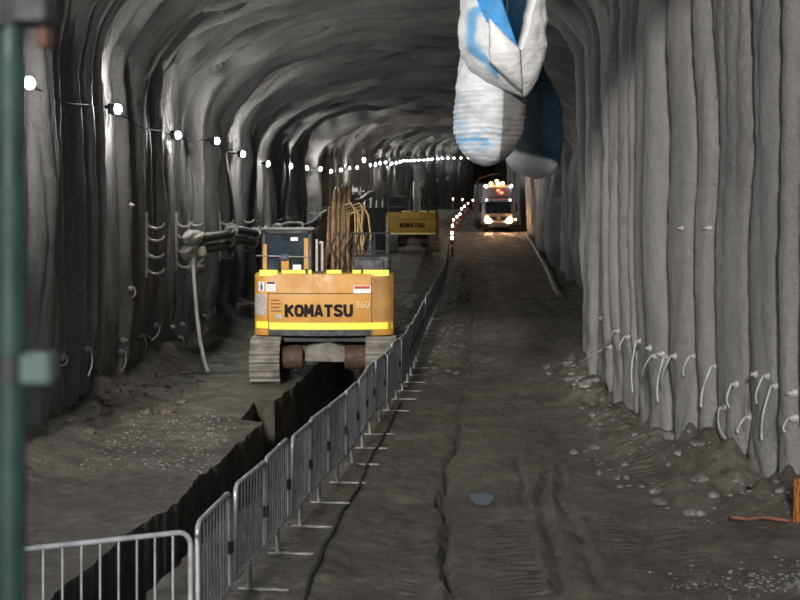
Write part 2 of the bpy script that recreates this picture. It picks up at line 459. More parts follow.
# ------------------------------------------------------------------ ground
def TLf(y):
    y = np.asarray(y, float)
    a = np.interp(y, [0, 13.2, 16.7, 23.9], [-3.9, -3.2, -2.8, -2.33])
    b = np.interp(y, [26.3, 33.5, 36], [-2.36, -1.9, -1.6])
    return np.where(y < 23.9, a, np.where(y < 26.2, -2.74, b))
def TRf(y): return np.interp(y, [0, 12, 14.4, 18, 26, 33.5, 36], [-2.9, -2.45, -2.2, -1.65, -.78, -.82, -1.0])
def tdepth(y): return np.interp(y, [4, 7, 33, 35.0, 36.5], [0, 2.3, 2.3, 1.6, 0])
GY = np.concatenate([np.arange(-6, 11, .3), np.arange(11, 37, .065), np.arange(37, 80, .25), np.arange(80, 290, 1.2)])
cracks = [[(432, 600), (447, 586), (438, 560), (440, 535), (444, 510), (446, 485), (449, 460), (458, 420), (470, 378), (471, 350), (472, 330), (475, 305), (474, 285)],
          [(548, 470), (543, 500), (545, 530), (555, 555), (560, 590)], [(560, 470), (562, 500), (575, 530), (585, 560), (597, 590)],
          [(405, 386), (440, 384), (470, 381), (520, 385), (560, 386), (598, 384)], [(520, 455), (527, 490), (540, 520), (550, 560), (553, 592)]]
def ground_xy(px):
    out = []
    for x, y in px:
        s = (y - HY) / CH; out.append(((x - 400) / s, F / s))
    return out
CR = [ground_xy(c) for c in cracks]
def seg_dist(X, Y, path):
    best = np.full(X.shape, 9.0)
    for (x0, y0), (x1, y1) in zip(path[:-1], path[1:]):
        dx, dy = x1 - x0, y1 - y0
        t = np.clip(((X - x0) * dx + (Y - y0) * dy) / (dx * dx + dy * dy), 0, 1)
        best = np.minimum(best, np.hypot((X - x0 - t * dx), (Y - y0 - t * dy) * .5))
    return best
def surf(X, Y, fine=True):
    """height of the ground outside the trench"""
    X = np.asarray(X, float); Y = np.asarray(Y, float)
    z = climb(Y) + .05 * fbm(X * .5, Y * .35, 101, 3) + .026 * fbm(X * 2.1, Y * 1.5, 102, 4) + .016 * fbm(X * 6, Y * 5, 109, 2) * (Y < 40)
    xl, xr = XL(Y), XR(Y)
    fx = np.interp(Y, FY, FX)
    # left heap along the wall, raised bench further in
    z = z + np.clip((xl + 1.5 - X) / 1.5, 0, 1) ** 1.5 * (.45 + .35 * fbm(X * 1.5, Y * .8, 103, 3)) * np.clip((60 - Y) / 20, 0, 1)
    z = z + .55 * np.clip((Y - 55) / 18, 0, 1) * np.clip((fx - .6 - X) / .8, 0, 1) * np.clip((150 - Y) / 40, 0, 1)
    z = z + (.22 + .12 * fbm(X * .8, Y * .5, 104, 3)) * np.clip((Y - 37) / 4, 0, 1) * np.clip((60 - Y) / 8, 0, 1) * np.clip((fx - .35 - X) / .5, 0, 1)
    # rough shoulder between barriers and roadway further in
    z = z + .12 * np.clip(1 - np.abs(X - fx - .75) / .6, 0, 1) * np.clip((Y - 27) / 5, 0, 1) * np.clip((80 - Y) / 10, 0, 1) * (1 + fbm(X * 2, Y * 1.2, 105, 3))
    # ruts in the roadway
    rc = fx + (xr - fx) * .5
    u = X - rc
    for c0 in (-1.0, .95):
        z = z - .035 * np.exp(-((u - c0) / .28) ** 2) * (Y > 10)
    z = z + .05 * np.clip(1 - np.abs(u) / .6, 0, 1) * vnoise(X * 1.3, Y * .3, 106)
    # debris heaps against the right wall
    e = np.clip(1 - (xr - X) / 1.35, 0, 1)
    hp = np.interp(Y, [11, 13.5, 15, 17, 19.5, 22, 24, 27, 31, 34, 60, 75], [.02, .05, .10, .5, .42, .3, .36, .30, .25, .35, .25, .0])
    z = z + e ** 1.3 * hp * (1 + .75 * fbm(X * 2.0, Y * 1.6, 107, 4))
    pd = np.hypot((X - PUD[0]) / .42, (Y - PUD[1]) / 1.0)
    z = np.where(pd < 1.6, z * (1 - np.clip(1.6 - pd, 0, 1)) + (-.075) * np.clip(1.6 - pd, 0, 1), z)
    if fine:
        for i, p in enumerate(CR):
            z = z - ((.13 + .07 * vnoise(Y * .9, Y * 0, 140)) * np.clip(1.25 - (Y - 12) / 16, .35, 1) if i == 0 else .06) * np.exp(-(seg_dist(X + .07 * vnoise(Y * .8, X * 0, 141) + .02 * vnoise(Y * 2.6, X * 0, 142), Y, p) / (.036 if i == 0 else .045)) ** 2) * (Y < 48)
            if i in (1, 2): z = z + .03 * np.exp(-((seg_dist(X, Y, p) - .12) / .05) ** 2)
    return z
FY = [5, 11.1, 12.3, 13.6, 17.2, 19.5, 23.2, 26.2, 28.8, 31.5, 42, 52, 70, 79, 110, 150, 200, 290]
FX = [-1.9, -1.61, -1.52, -1.35, -.98, -.68, -.42, -.07, .14, .31, .82, 1.42, 2.35, 2.75, 4.2, 7.6, 13.5, 28]
PUD = ((482 - 400) / ((494 - HY) / CH), F / ((494 - HY) / CH))
def gz(x, y): return float(surf(np.array([x]), np.array([y]), False)[0])

def build_ground():
    rows = []
    for y in GY:
        xl = float(XL(y)) - .9; xr = float(XR(y)) + .9
        tl, tr = float(TLf(y)), float(TRf(y))
        dep = float(tdepth(y))
        if y > 36.5 or y < 4: pass
        if tr < tl + .3: tr = tl + .3
        a = np.linspace(xl, tl, 52); t = np.linspace(tl + .03, tr - .03, 10); b = np.linspace(tr, xr, 150)
        A = surf(a, np.full_like(a, y)); B = surf(b, np.full_like(b, y))
        base = surf(t, np.full_like(t, y), False)
        jag = .06 * fbm(np.array([y * 2.1]), np.array([.3]), 120, 3)[0] if dep > .5 else 0
        T = base - dep + .08 * fbm(t * 3, np.full_like(t, y * 1.5), 121, 3) * (dep > .3)
        Xr = np.concatenate([a, t + jag * 0, b]); Zr = np.concatenate([A, T, B])
        if dep > .5:
            Xr[51] += jag * .6; Xr[52] += jag * .6; Xr[61] += jag; Xr[62] += jag
        rows.append(np.stack([Xr, np.full_like(Xr, y), Zr], -1))
    return np.array(rows)
GR = build_ground()
fo, gf = grid_obj('floor', GR, M['mud'], False)
bm = bmesh.new(); bm.from_mesh(fo.data); bmesh.ops.recalc_face_normals(bm, faces=list(bm.faces)); bm.to_mesh(fo.data); bm.free()
fo.data.set_sharp_from_angle(angle=math.radians(55))
GB = BVHTree.FromPolygons(GR.reshape(-1, 3).tolist(), gf.tolist())
def floor_at(x, y):
    loc, n, i, d = GB.ray_cast(Vector((x, y, 8)), Vector((0, 0, -1)))
    return loc.z if loc else gz(x, y)
def floor_hit(px, py):
    d = Vector((px - 400, F, HY - py)).normalized()
    loc, n, i, dist = GB.ray_cast(Vector((0, 0, CH)), d)
    return loc

# puddle
mb = MB(); n = 28
vs = [(PUD[0] + .42 * math.cos(2 * PI * i / n) * (.13 / .28) * (1 + .15 * math.sin(3 * 2 * PI * i / n)) * .75, PUD[1] + .42 * math.sin(2 * PI * i / n) * (1 + .2 * math.cos(2 * 2 * PI * i / n)), -.058) for i in range(n)]
mb.add([(v[0], v[1], -.06) for v in vs] + [(v[0], v[1], -.056) for v in vs], [tuple(range(n))[::-1], tuple(range(n, 2 * n))] + [(i, (i + 1) % n, n + (i + 1) % n, n + i) for i in range(n)])
tag(mb.build('puddle', M['water']), 'small blue-grey puddle of water in the middle of the muddy road', 'puddle')

# rubble heaps (nobody could count the stones)
def rocks(name, m, label, spots, cat='rubble'):
    mb = MB()
    for (x, y, r, zz) in spots:
        bm = bmesh.new(); bmesh.ops.create_icosphere(bm, subdivisions=1, radius=r)
        sx, sy, sz = random.uniform(.7, 1.4), random.uniform(.7, 1.4), random.uniform(.45, .8)
        for v in bm.verts: v.co = Vector((v.co.x * sx, v.co.y * sy, v.co.z * sz)) * random.uniform(.8, 1.15)
        mb.frombm(bm, Matrix.Translation((x, y, floor_at(x, y) + zz + r * .15)) @ Matrix.Rotation(random.uniform(0, 6), 4, 'Z'))
    return tag(mb.build(name, m), label, cat, kind='stuff')
def scatter(n, y0, y1, side, wmax, rmin, rmax):
    out = []
    for _ in range(n):
        y = random.uniform(y0, y1)
        d = wmax * random.random() ** 1.5
        x = float(XR(y)) - .25 - d if side == 'r' else float(XL(y)) + .35 + d
        r = rmin * (rmax / rmin) ** (random.random() ** 2.2)
        out.append((x, y, r, 0))
    return out
rocks('rubble', M['rock_grey'], 'broken grey rubble heaped along the foot of the right wall in the foreground', scatter(150, 15.5, 21, 'r', 1.3, .015, .11))
rocks('gravel', M['rock_grey'], 'loose pale gravel scattered at the lower right corner of the road', [(random.gauss(3.55, .45), random.gauss(13.3, .35), random.uniform(.006, .028), 0) for _ in range(260)], 'gravel')
rocks('rubble', M['rock_grey'], 'pale stones strewn below the bolts where the right wall recedes', scatter(60, 22, 32, 'r', .7, .02, .10))
rocks('rubble', M['rock_ochre'], 'brownish rubble strewn along the foot of the left wall', scatter(150, 21, 30, 'l', 1.3, .02, .12))
rocks('rubble', M['rock_dark'], 'dark lumps of mud on the shoulder right of the far barriers', [(float(np.interp(y, FY, FX)) + random.uniform(.3, 1.1), y, random.uniform(.02, .10), 0) for y in [random.uniform(29, 60) for _ in range(170)]])
rocks('rubble', M['rock'], 'stones and spoil lying between the first excavator and the barriers', [(float(np.interp(y, FY, FX)) - random.uniform(.25, 1.0), y, random.uniform(.03, .13), 0) for y in [random.uniform(24, 44) for _ in range(150)] if not 27.8 < y < 33.2])
rocks('gravel', M['glint'], 'pale specks painted as wet glints over the muddy bench left of the trench', [(random.uniform(-4.5, -2.7), random.uniform(19, 24.5), random.uniform(.006, .022), 0) for _ in range(420)], 'gravel')  # specks added to imitate wet glints on the mud
rocks('spoil', M['rock_ochre'], 'lumps of ochre spoil lying in the bottom of the dark trench', [(random.uniform(-2.3, -1.3), random.uniform(22.0, 26.5), random.uniform(.06, .15), 0.0) for _ in range(34)])

# low kerb line along the right edge of the road, further in
mb = MB(); pts = []
for px, py in [(526, 234), (537, 252), (549, 274), (560, 297)]:
    p = floor_hit(px, py); pts.append(p)
kp = []
for a, b in zip(pts[:-1], pts[1:]):
    for i in range(6): kp.append(a.lerp(b, i / 6))
kp.append(pts[-1])
kp = [Vector((p.x, p.y, floor_at(p.x, p.y) + .05)) for p in kp]
mb.tube(kp, .13, 6)
tag(mb.build('kerb', M['conc']), 'pale low kerb edging the far road on its right side', 'kerb')
kp = [floor_hit(px, py) for px, py in [(566, 362), (575, 372), (583, 382), (590, 394)]]
lumps = []
for a_, b_ in zip(kp[:-1], kp[1:]):
    for k in range(14):
        q = a_.lerp(b_, random.random()); lumps.append((q.x + random.gauss(0, .07), q.y + random.gauss(0, .1), random.uniform(.03, .11), 0))
rocks('concrete_spill', M['conc'], 'pale lumpy concrete spill at the foot of the right wall', lumps, 'concrete')

# ------------------------------------------------------------------ wall lamps
lamp_x = [30, 118, 178, 217, 243, 268, 291, 307, 320.5, 331, 341, 349.5, 357, 364, 370, 375.6, 380, 385.5, 391.5, 396, 400, 403.5, 407, 410.5, 414.5, 419, 424, 428, 432, 438, 442.5, 448, 454, 461, 468]
lamp_y = [83, 109, 135, 141, 154, 164, 166, 168, 169, 171, 170, 168, 167.5, 160, 165, 164.4, 163, 162.4, 163.8, 163, 162, 161, 161, 161, 160.4, 160, 160, 159.4, 159, 158.6, 158.4, 158, 158, 158, 158]
def make_lamp():
    o = empty('wall_lamp', (0, 0, 0), '', 'lamp', group='lamps strung along the left wall')
    mb = MB(); mb.box(-.16, -.03, -.15, .15, -.10, .10, .03); mb.cyl((-.45, 0, .03), (-.15, 0, .03), .025); mb.build('housing', M['steel_dark'], o, 40)
    mb = MB(); mb.sphere((0, 0, 0), .1, 14, 8, (.62, 1.35, .85)); mb.build('lens', M['lamp'], o, 60)
    return o
lamp0 = make_lamp()
cable_pts = []
for i, (x, y) in enumerate(zip(lamp_x, lamp_y)):
    loc, nor = hit(x, y)
    dr = Vector((x - 400, F, HY - y)).normalized()
    sl = float(XL(loc.y + 2) - XL(loc.y - 2)) / 4
    nm = Vector((1, -sl, 0)).normalized()
    p = loc - dr * min(9.0, .34 / max(.03, abs(dr.dot(nm))))
    o = lamp0 if i == 0 else dup(lamp0)
    o.location = p
    if i == 0: o['label'] = 'white wall lamp nearest the camera, high at the left edge of the picture'
    elif i == 13:
        o['label'] = 'bright wall lamp standing a little above its row, over a hanging red-brown cord'; o.scale = (1.8, 1.8, 1.8)
    elif i < 14: o['label'] = 'white wall lamp on the left lining, %s from the near end of the string' % ordinal(i + 1)
    else: o['label'] = 'tiny bright wall lamp far along the left wall, %s from the near end' % ordinal(i + 1)
    if i > 0:
        q = cable_pts[-1]; cable_pts.append((q + p) / 2 + Vector((-.08, 0, -.12)))
    cable_pts.append(p + Vector((-.22, 0, .06)))
mb = MB(); mb.tube([cable_pts[0] + Vector((0, -2.5, .25))] + cable_pts, .013, 6)
tag(mb.build('lamp_cable', M['black']), 'thin black cable linking the lamps along the left wall', 'cable')
p = P(364, 166, 118.1)
mb = MB(); px_ = float(lampX(118.1)) + .1
mb.tube([(px_, 118, p.z), (px_ + .05, 118, p.z - .8), (px_ - .05, 118, p.z - 1.7), (px_ - .25, 118, p.z - 2.6)], .05, 6)
tag(mb.build('hanging_cord', M['rustred']), 'red-brown cord hanging below the brighter far lamp on the left wall', 'cord')

# ------------------------------------------------------------------ rock bolts with strap tails
def bolt(px, py, tail, label, m='bolt', r=.05, group=None, name='rock_bolt'):
    loc, nor = hit(px, py)
    side = Vector((1 if loc.x < 0 else -1, -.3, 0)).normalized()
    o = empty(name, loc, label, 'bolt', group=group)
    mb = MB(); mb.cyl(Vector((0, 0, 0)) - side * .05, side * .015, r * 1.25, r * 1.1, 8); mb.build('plate', M[m], o, 40)
    mb = MB(); mb.cyl(side * .01, side * .075, r * .6, r * .5, 6); mb.build('nut', M[m], o, 40)
    if tail:
        pts = [side * .07]
        n = 8
        tx_, ty_ = tail[-1]
        xw = loc.x + side.x * .12
        Yt = max(loc.y - 1.2, min(loc.y + 1.2, xw * F / (tx_ - 400)))
        end = P(tx_, ty_, Yt) - loc
        for i in range(1, n + 1):
            t = i / n
            q = end * t + side * (.07 * (1 - t) + .05 * math.sin(PI * t)) + Vector((0, 0, -.03 * math.sin(PI * t)))
            g = q + loc; h2, _n = hit(400 + g.x * F / g.y, HY - (g.z - CH) * F / g.y)
            if h2 and h2.y - .10 < g.y and h2.y > g.y - 2.5:
                g = g * 1.0; k_ = (h2.y - .12) / g.y; q = Vector((g.x * k_, g.y * k_, CH + (g.z - CH) * k_)) - loc
            pts.append(q)
        mb = MB(); mb.tube(pts, .016, 6); mb.build('strap_tail', M['tail' if m == 'bolt' else m], o, 60)
    return o
gr = 'rock bolts along the right wall'
R = [((602, 318), None, 'bare bolt head farthest along the right wall'), ((618, 331), [(600, 356)], 'bolt with a long tail pointing at the road, far end of the right wall row'),
     ((628, 337), [(621, 350)], 'bolt on the right wall with a very short tail, near the far end'), ((640, 341), [(633, 392)], 'bolt on the right wall with a long tail hanging almost straight down'),
     ((650, 348), None, 'dark bare bolt head between the long-tailed bolts of the right wall'), ((655, 356), [(643, 376)], 'bolt on the right wall with a slanted tail, just left of the paired heads'),
     ((661, 354), None, 'left one of two paired bolt heads on the right wall'), ((668, 357), [(659, 386), (658, 402)], 'bolt on the right wall with the longest steep tail under the paired heads'),
     ((675, 356), [(662, 385)], 'right one of the paired bolts on the right wall, with a sloping tail'), ((694, 356), [(684, 376)], 'bolt on the right wall with a short slanted tail beside a vertical crease'),
     ((716, 366), [(701, 407)], 'bolt on the right wall with a pale straight slanted tail on a smooth fold'), ((736, 384), [(729, 407)], 'bolt without bright head, short steep tail, near a wavy crease of the right wall'),
     ((756, 374), None, 'small bare bolt head high on the right wall near its near end'), ((768, 376), [(757, 403)], 'bright-headed bolt on the right wall with a thick short tail'),
     ((776, 386), [(762, 440)], 'bolt on the right wall with the long bright tail, second from the right edge'), ((792, 393), None, 'large pale bolt head nearest the right edge of the picture'),
     ((750, 417), [(738, 433)], 'low bolt on the right wall with a small slanted tail below the row'), ((724, 408), [(725, 438)], 'low pale bolt and drip hanging straight down, below the row on the right wall'),
     ((610, 347), [(580, 362)], 'bolt at the far foot of the right wall with a tail curving over the rubble'), ((793, 418), [(786, 432)], 'low dark bolt with a small tail by the right edge'),
     ((682, 228), None, 'small pale bolt stub in the middle of the right wall, left of another'), ((708, 228), None, 'small dark bolt stub in the middle of the right wall')]
for (h, t, l) in R: bolt(h[0], h[1], t, l, group=gr, r=.045 if h[1] > 300 else .03)
gl = 'rock bolts along the left wall'
L = [((63, 357), [(59, 366)], 'bolt with a stubby tail nearest the green pole on the left wall'), ((87, 349), [(88, 376)], 'bolt with a straight tail on the left wall, second from the green pole'),
     ((124, 340), None, 'bright bare bolt head on the left wall among the dark folds'), ((122, 352), [(121, 372)], 'dim bolt with a hanging tail below the bright bare head on the left wall'),
     ((141, 335), [(145, 351)], 'left one of two close bolts with hooked tails on the left wall'), ((147, 337), [(149, 348)], 'right one of two close bolts with hooked tails on the left wall'),
     ((157, 325), [(152, 340)], 'bolt with an inverted V tail on the left wall'), ((153, 366), [(153, 378)], 'low white bolt stub on the left wall under the inverted V tail'),
     ((172, 327), None, 'white bare bolt head on the left wall left of the white hose'), ((182, 324), [(194, 345)], 'bolt whose tail slopes right towards the white hose'),
     ((180, 337), [(188, 366)], 'bolt with a long thin tail just left of the white hose'), ((100, 396), [(101, 416)], 'low thin bolt tail above the rubble on the left wall'),
     ((132, 383), [(133, 396)], 'low bolt with a short tail above the rubble, right of the thin one'), ((131, 205), None, 'white bolt head high between the folds of the left wall'),
     ((131, 288), [(132, 297)], 'small bolt half way up the left wall below the high white head'),
     ((204, 316), [(210, 343)], 'bolt with a drooping tail just right of the white hose'), ((218, 312), [(229, 334)], 'bolt with a tail sloping right, midway from hose to excavator'),
     ((226, 316), [(227, 330)], 'small bolt with a vertical tail, second left of the excavator'), ((230, 306), [(249, 328)], 'bolt with a long tail sloping right to the excavator rear'),
     ((243, 304), [(243, 316)], 'bolt head closest to the left side of the orange excavator')]
for (h, t, l) in L: bolt(h[0], h[1], t, l, 'boltpale', group=gl, r=.055)
for (x, y, l) in [(413.5, 56, 'white bolt tip high on the roof left of the hanging duct'), (437, 112, 'small white bolt tip on the roof near the lower duct bulge'), (553, 105, 'white bolt tip in the dark roof corner right of the ducts')]:
    bolt(x, y, None, l, r=.06, group='bolt tips in the roof', name='roof_bolt')

# ------------------------------------------------------------------ pipe brackets, pipes, valve, hose on the left wall
def bracket(Y, label, k):
    w = wall_point(Y, 2.9 + float(climb(Y)), 'l')
    x = w.x + .04; z0 = float(climb(Y))
    o = empty('pipe_bracket', (x, Y, z0 + 2.3), label, 'bracket', group='hook brackets on the left wall')
    mb = MB(); mb.box(-.03, .03, -.04, .04, -.15, 1.25, .008); mb.build('upright', M['bracket'], o)
    for i, h in enumerate((1.05, .78, .42, .08)):
        mb = MB(); pts = []
        for j in range(9):
            a = PI + PI * .92 * j / 8
            pts.append((.2 + .19 * math.cos(a), -.02, h + .15 * math.sin(a)))
        mb.tube([(0.0, -.02, h + .1)] + pts, .03, 6); mb.build('hook', M['bracket'], o, 60)
    return o
bYs = [29.9, 33.4, 36.3, 39.6, 43.0, 46.8, 52.5, 58, 64, 71, 78, 85, 93, 101, 110, 119, 128, 138, 148]
for i, Y in enumerate(bYs):
    bracket(Y, 'rusty bracket with J-hooks on the left wall, ' + ('nearest, left of the valve' if i == 0 else 'just behind the pale valve' if i == 1 else '%s from the near end of the row' % ordinal(i + 1)), i)
def pipe_run(name, h, off, Y0, Y1, fl, label, r):
    o = empty(name, (float(XL(Y0)) + off, Y0, h), label, 'pipe')
    O = o.location
    def c(Y):
        return Vector((float(XL(Y)) + off, Y, h + float(climb(Y)) + .12 * math.sin(Y * .35) * (Y > 40))) - O
    ys = np.linspace(Y0, Y1, 60)
    mb = MB(); mb.tube([c(y) for y in ys], r, 12); mb.build('pipe_body', M['pipe'], o, 60)
    for y in fl:
        a = c(y); d = (c(y + .1) - c(y - .1)).normalized()
        mb = MB(); mb.cyl(a - d * .09, a + d * .09, r * 1.65, None, 14); mb.build('flange', M['flange'], o, 40)
    return o
pipe_run('water_pipe', 2.92, .72, 34.2, 118, [40.5, 46.8, 54, 63, 72], 'upper dark pipe with pale flanges running along the left wall', .12)
pipe_run('air_pipe', 2.60, .66, 34.2, 118, [40.2, 46.4, 53.5, 62], 'lower dark pipe with pale flanges under the upper pipe on the left wall', .12)
vY = 33.8; vx = float(XL(vY)) + .62
v = empty('valve_manifold', (vx, vY, 2.6), 'pale dusty valve cluster at the near end of the two wall pipes', 'valve')
mb = MB(); mb.cyl((0, -.1, .33), (0, .35, .33), .19, None, 14); mb.sphere((-.05, -.12, .33), .2); mb.build('upper_valve', M['valve'], v, 50)
mb = MB(); mb.cyl((-.05, -.1, -.02), (-.05, .35, -.02), .19, None, 14); mb.sphere((-.12, -.12, -.02), .2); mb.build('lower_valve', M['valve'], v, 50)
mb = MB(); mb.cyl((-.02, -.05, -.45), (-.02, -.05, .1), .12, None, 10); mb.cyl((.0, -.05, -.35), (.28, -.05, -.35), .055, None, 8); mb.sphere((-.02, -.05, -.42), .15); mb.build('drain_tee', M['valve'], v, 50)
mb = MB(); mb.cyl((-.2, -.22, .2), (.3, -.22, .42), .06, None, 8); mb.cyl((.2, -.2, .12), (.26, -.2, -.1), .1, None, 8); mb.build('valve_lever', M['valve'], v, 50)
hp = [P(193, 258, 33.5), P(194, 280, 33.2), P(196.5, 310, 32.8), P(200, 340, 32.0), P(204, 360, 31.2)]
e = floor_hit(208, 374); hp.append(Vector((e.x, e.y, e.z + .03)))
sp = []
for i in range(len(hp) - 1):
    for j in range(5): sp.append(hp[i].lerp(hp[i + 1], j / 5))
sp.append(hp[-1])
mb = MB(); mb.tube(sp, .045, 8)
tag(mb.build('drain_hose', M['whitehose'], smooth=60), 'white hose hanging from the valve cluster down to the ground', 'hose')

# ------------------------------------------------------------------ crowd barriers
def make_barrier(L, nb, foot_side=1):
    o = empty('crowd_barrier', (0, 0, 0), '', 'barrier', group='steel barriers along the trench')
    h0, h1, r = .26, 1.1, .1
    loop = [(0, h0 - .0), (0, h1 - r)]
    for a in np.linspace(PI, PI / 2, 5)[1:]: loop.append((r + r * math.cos(a), h1 - r + r * math.sin(a)))
    for a in np.linspace(PI / 2, 0, 5): loop.append((L - r + r * math.cos(a), h1 - r + r * math.sin(a)))
    loop += [(L, h0)]
    mb = MB(); mb.tube([(0, y, z) for y, z in loop], .021, 8); mb.cyl((0, 0, h0), (0, L, h0), .018, None, 8); mb.build('frame', M['galv'], o, 60)
    mb = MB()
    for i in range(1, nb + 1):
        y = L * i / (nb + 1); mb.cyl((0, y, h0), (0, y, h1 - .005), .0095, None, 6)
    mb.build('bars', M['galv_dull'], o, 60)
    mb = MB(); mb.box(-.02, .02, L * .5 - .02, L * .5 + .02, .02, h0 + .02); mb.box(-.10, .38, L * .5 - .025, L * .5 + .025, 0.005, .028, .004); mb.build('foot', M['footbar'], o)
    mb = MB(); mb.box(-.03, .03, L - .035, L + .03, .55, .66, .008); mb.build('coupling', M['steel_dark'], o)
    return o
PLEN = 1.27
b0 = make_barrier(PLEN, 9)
def fpos(y): return Vector((float(np.interp(y, FY, FX)), y, 0))
y = 11.15; i = 0
while y < 79:
    a = fpos(y)
    y2 = y
    while (fpos(y2) - a).length < PLEN + .06: y2 += .01
    b = fpos(y2)
    a.x += random.uniform(-.015, .015)
    o = b0 if i == 0 else dup(b0)
    o.location = (a.x, a.y, max(floor_at(a.x, a.y), floor_at(b.x, b.y)) - .01)
    d = b - a
    o.rotation_euler = (random.uniform(-.015, .015), random.uniform(-.02, .02), math.atan2(-d.x, d.y))
    if i < 16: o['label'] = 'steel barrier panel beside the trench, %s back from the foreground corner' % ordinal(i + 1)
    elif a.y < 50: o['label'] = 'steel barrier panel in the middle stretch beside the excavator, %s from the foreground corner' % ordinal(i + 1)
    else: o['label'] = 'one of the tiny far barriers curving towards the red and white posts'
    if i in (10, 12):
        mb = MB(); mb.box(.022, .034, .12, PLEN - .1, .2, 1.06); s_ = mb.build('infill_sheet', M['sheet'] if i == 10 else M['sheet_grey'], o); s_['label'] = 'pale sheet fixed to the barrier'
    y = y2; i += 1
NBAR = i
# the barrier that closes the corner at lower left
nbr = make_barrier(2.25, 15)
c1 = P(190.5, 530, 1400 / 130.0); c2 = P(20, 553, 1400 / 137.5)
zf = floor_at(-1.7, 10.9)
nbr.location = (c1.x, c1.y, 1.0)
dd = (c2 - c1); nbr.rotation_euler = (0, 0, math.atan2(-dd.x, dd.y))
nbr.location.z = (CH - (530 - HY) / 130.0) - 1.11
for ch_ in nbr.children:
    if ch_.name.startswith('bars'): ch_.data.materials[0] = M['galv']
nbr['label'] = 'bright barrier with widely spaced bars crossing the lower left corner'
nbr['group'] = 'steel barriers along the trench'

# ------------------------------------------------------------------ cables on the road
def ground_line(name, pix, r, m, label, cat):
    pts = ground_xy(pix); out = []
    for (x0, y0), (x1, y1) in zip(pts[:-1], pts[1:]):
        n = max(4, int(abs(y1 - y0) / .25))
        for i in range(n):
            x = x0 + (x1 - x0) * i / n; y = y0 + (y1 - y0) * i / n
            x += .03 * float(vnoise(np.array([y * 1.7]), np.array([.5]), 9)[0])
            out.append((x, y, floor_at(x, y) + r * .6))
    mb = MB(); mb.tube(out, r, 7)
    return tag(mb.build(name, m, smooth=60), label, cat)
ground_line('ground_cable', [(302, 604), (312, 580), (321, 560), (330, 540), (336, 520), (344, 508), (356, 490), (364, 475), (371, 458), (381, 440), (388, 428), (393, 415), (402, 402)], .026, M['black'], 'black cable lying on the mud just right of the barrier feet', 'cable')

# ------------------------------------------------------------------ lettering
def text_part(name, body, size, m, parent, loc, bold=.0, ext=.006, rot=(PI / 2, 0, 0), sx=1.0):
    cu = bpy.data.curves.new(name, 'FONT'); cu.body = body; cu.size = size; cu.extrude = ext; cu.offset = bold
    cu.align_x = 'CENTER'; cu.align_y = 'CENTER'; cu.resolution_u = 3; cu.space_character = 1.02
    t = bpy.data.objects.new(name, cu); COL.objects.link(t)
    dg = bpy.context.evaluated_depsgraph_get()
    me = bpy.data.meshes.new_from_object(t.evaluated_get(dg)); me.name = name
    bpy.data.objects.remove(t); bpy.data.curves.remove(cu)
    me.materials.clear(); me.materials.append(m)
    o = bpy.data.objects.new(name, me); COL.objects.link(o)
    o.parent = parent; o.location = loc; o.rotation_euler = rot; o.scale = (sx, 1, 1)
    return o

GLYPH = {   # heavy block letters as thick strokes on a 1 x 1 cell
 'K': [[(.13, 0), (.13, 1)], [(.92, .98), (.25, .48)], [(.35, .55), (.95, .02)]],
 'O': [[(.5, .87), (.25, .85), (.13, .68), (.13, .32), (.25, .15), (.5, .13), (.75, .15), (.87, .32), (.87, .68), (.75, .85), (.5, .87)]],
 'M': [[(.11, 0), (.14, 1)], [(.14, .95), (.5, .25)], [(.5, .25), (.86, .95)], [(.86, 1), (.89, 0)]],
 'A': [[(.08, 0), (.5, .97)], [(.5, .97), (.92, 0)], [(.25, .27), (.75, .27)]],
 'T': [[(.02, .87), (.98, .87)], [(.5, .87), (.5, 0)]],
 'S': [[(.92, .80), (.75, .88), (.3, .87), (.14, .74), (.22, .58), (.75, .44), (.87, .28), (.75, .13), (.28, .12), (.07, .22)]],
 'U': [[(.13, 1), (.13, .35), (.25, .15), (.5, .12), (.75, .15), (.87, .35), (.87, 1)]]}
def block_word(name, word, w, h, m, parent, loc, st=.24, gap=.09, th=.012):
    n = len(word); cw = (w - gap * h * (n - 1)) / n
    mb = MB(); x0 = -w / 2; r = st * h / 2
    lay = 0
    for ch in word:
        for path in GLYPH[ch]:
            for (a, b) in zip(path[:-1], path[1:]):
                A = Vector((x0 + a[0] * cw, (a[1] * (1 - st) + st / 2 - .5) * h)) if False else Vector((x0 + a[0] * cw, (a[1] - .5) * h))
                B = Vector((x0 + b[0] * cw, (b[1] - .5) * h))
                d_ = (B - A).normalized(); nn = Vector((-d_.y, d_.x)) * r
                e = d_ * (r * .35 if len(path) > 2 else 0)
                lay = (lay + 1) % 5
                q = [A - e + nn, A - e - nn, B + e - nn, B + e + nn]
                q = [(max(x0 - .01, min(x0 + cw + .01, v.x)), max(-h / 2, min(h / 2, v.y))) for v in q]
                mb.prism(q, 'y', -th - lay * .0006, 0)
        x0 += cw + gap * h
    return mb.build(name, m, parent, loc=loc)

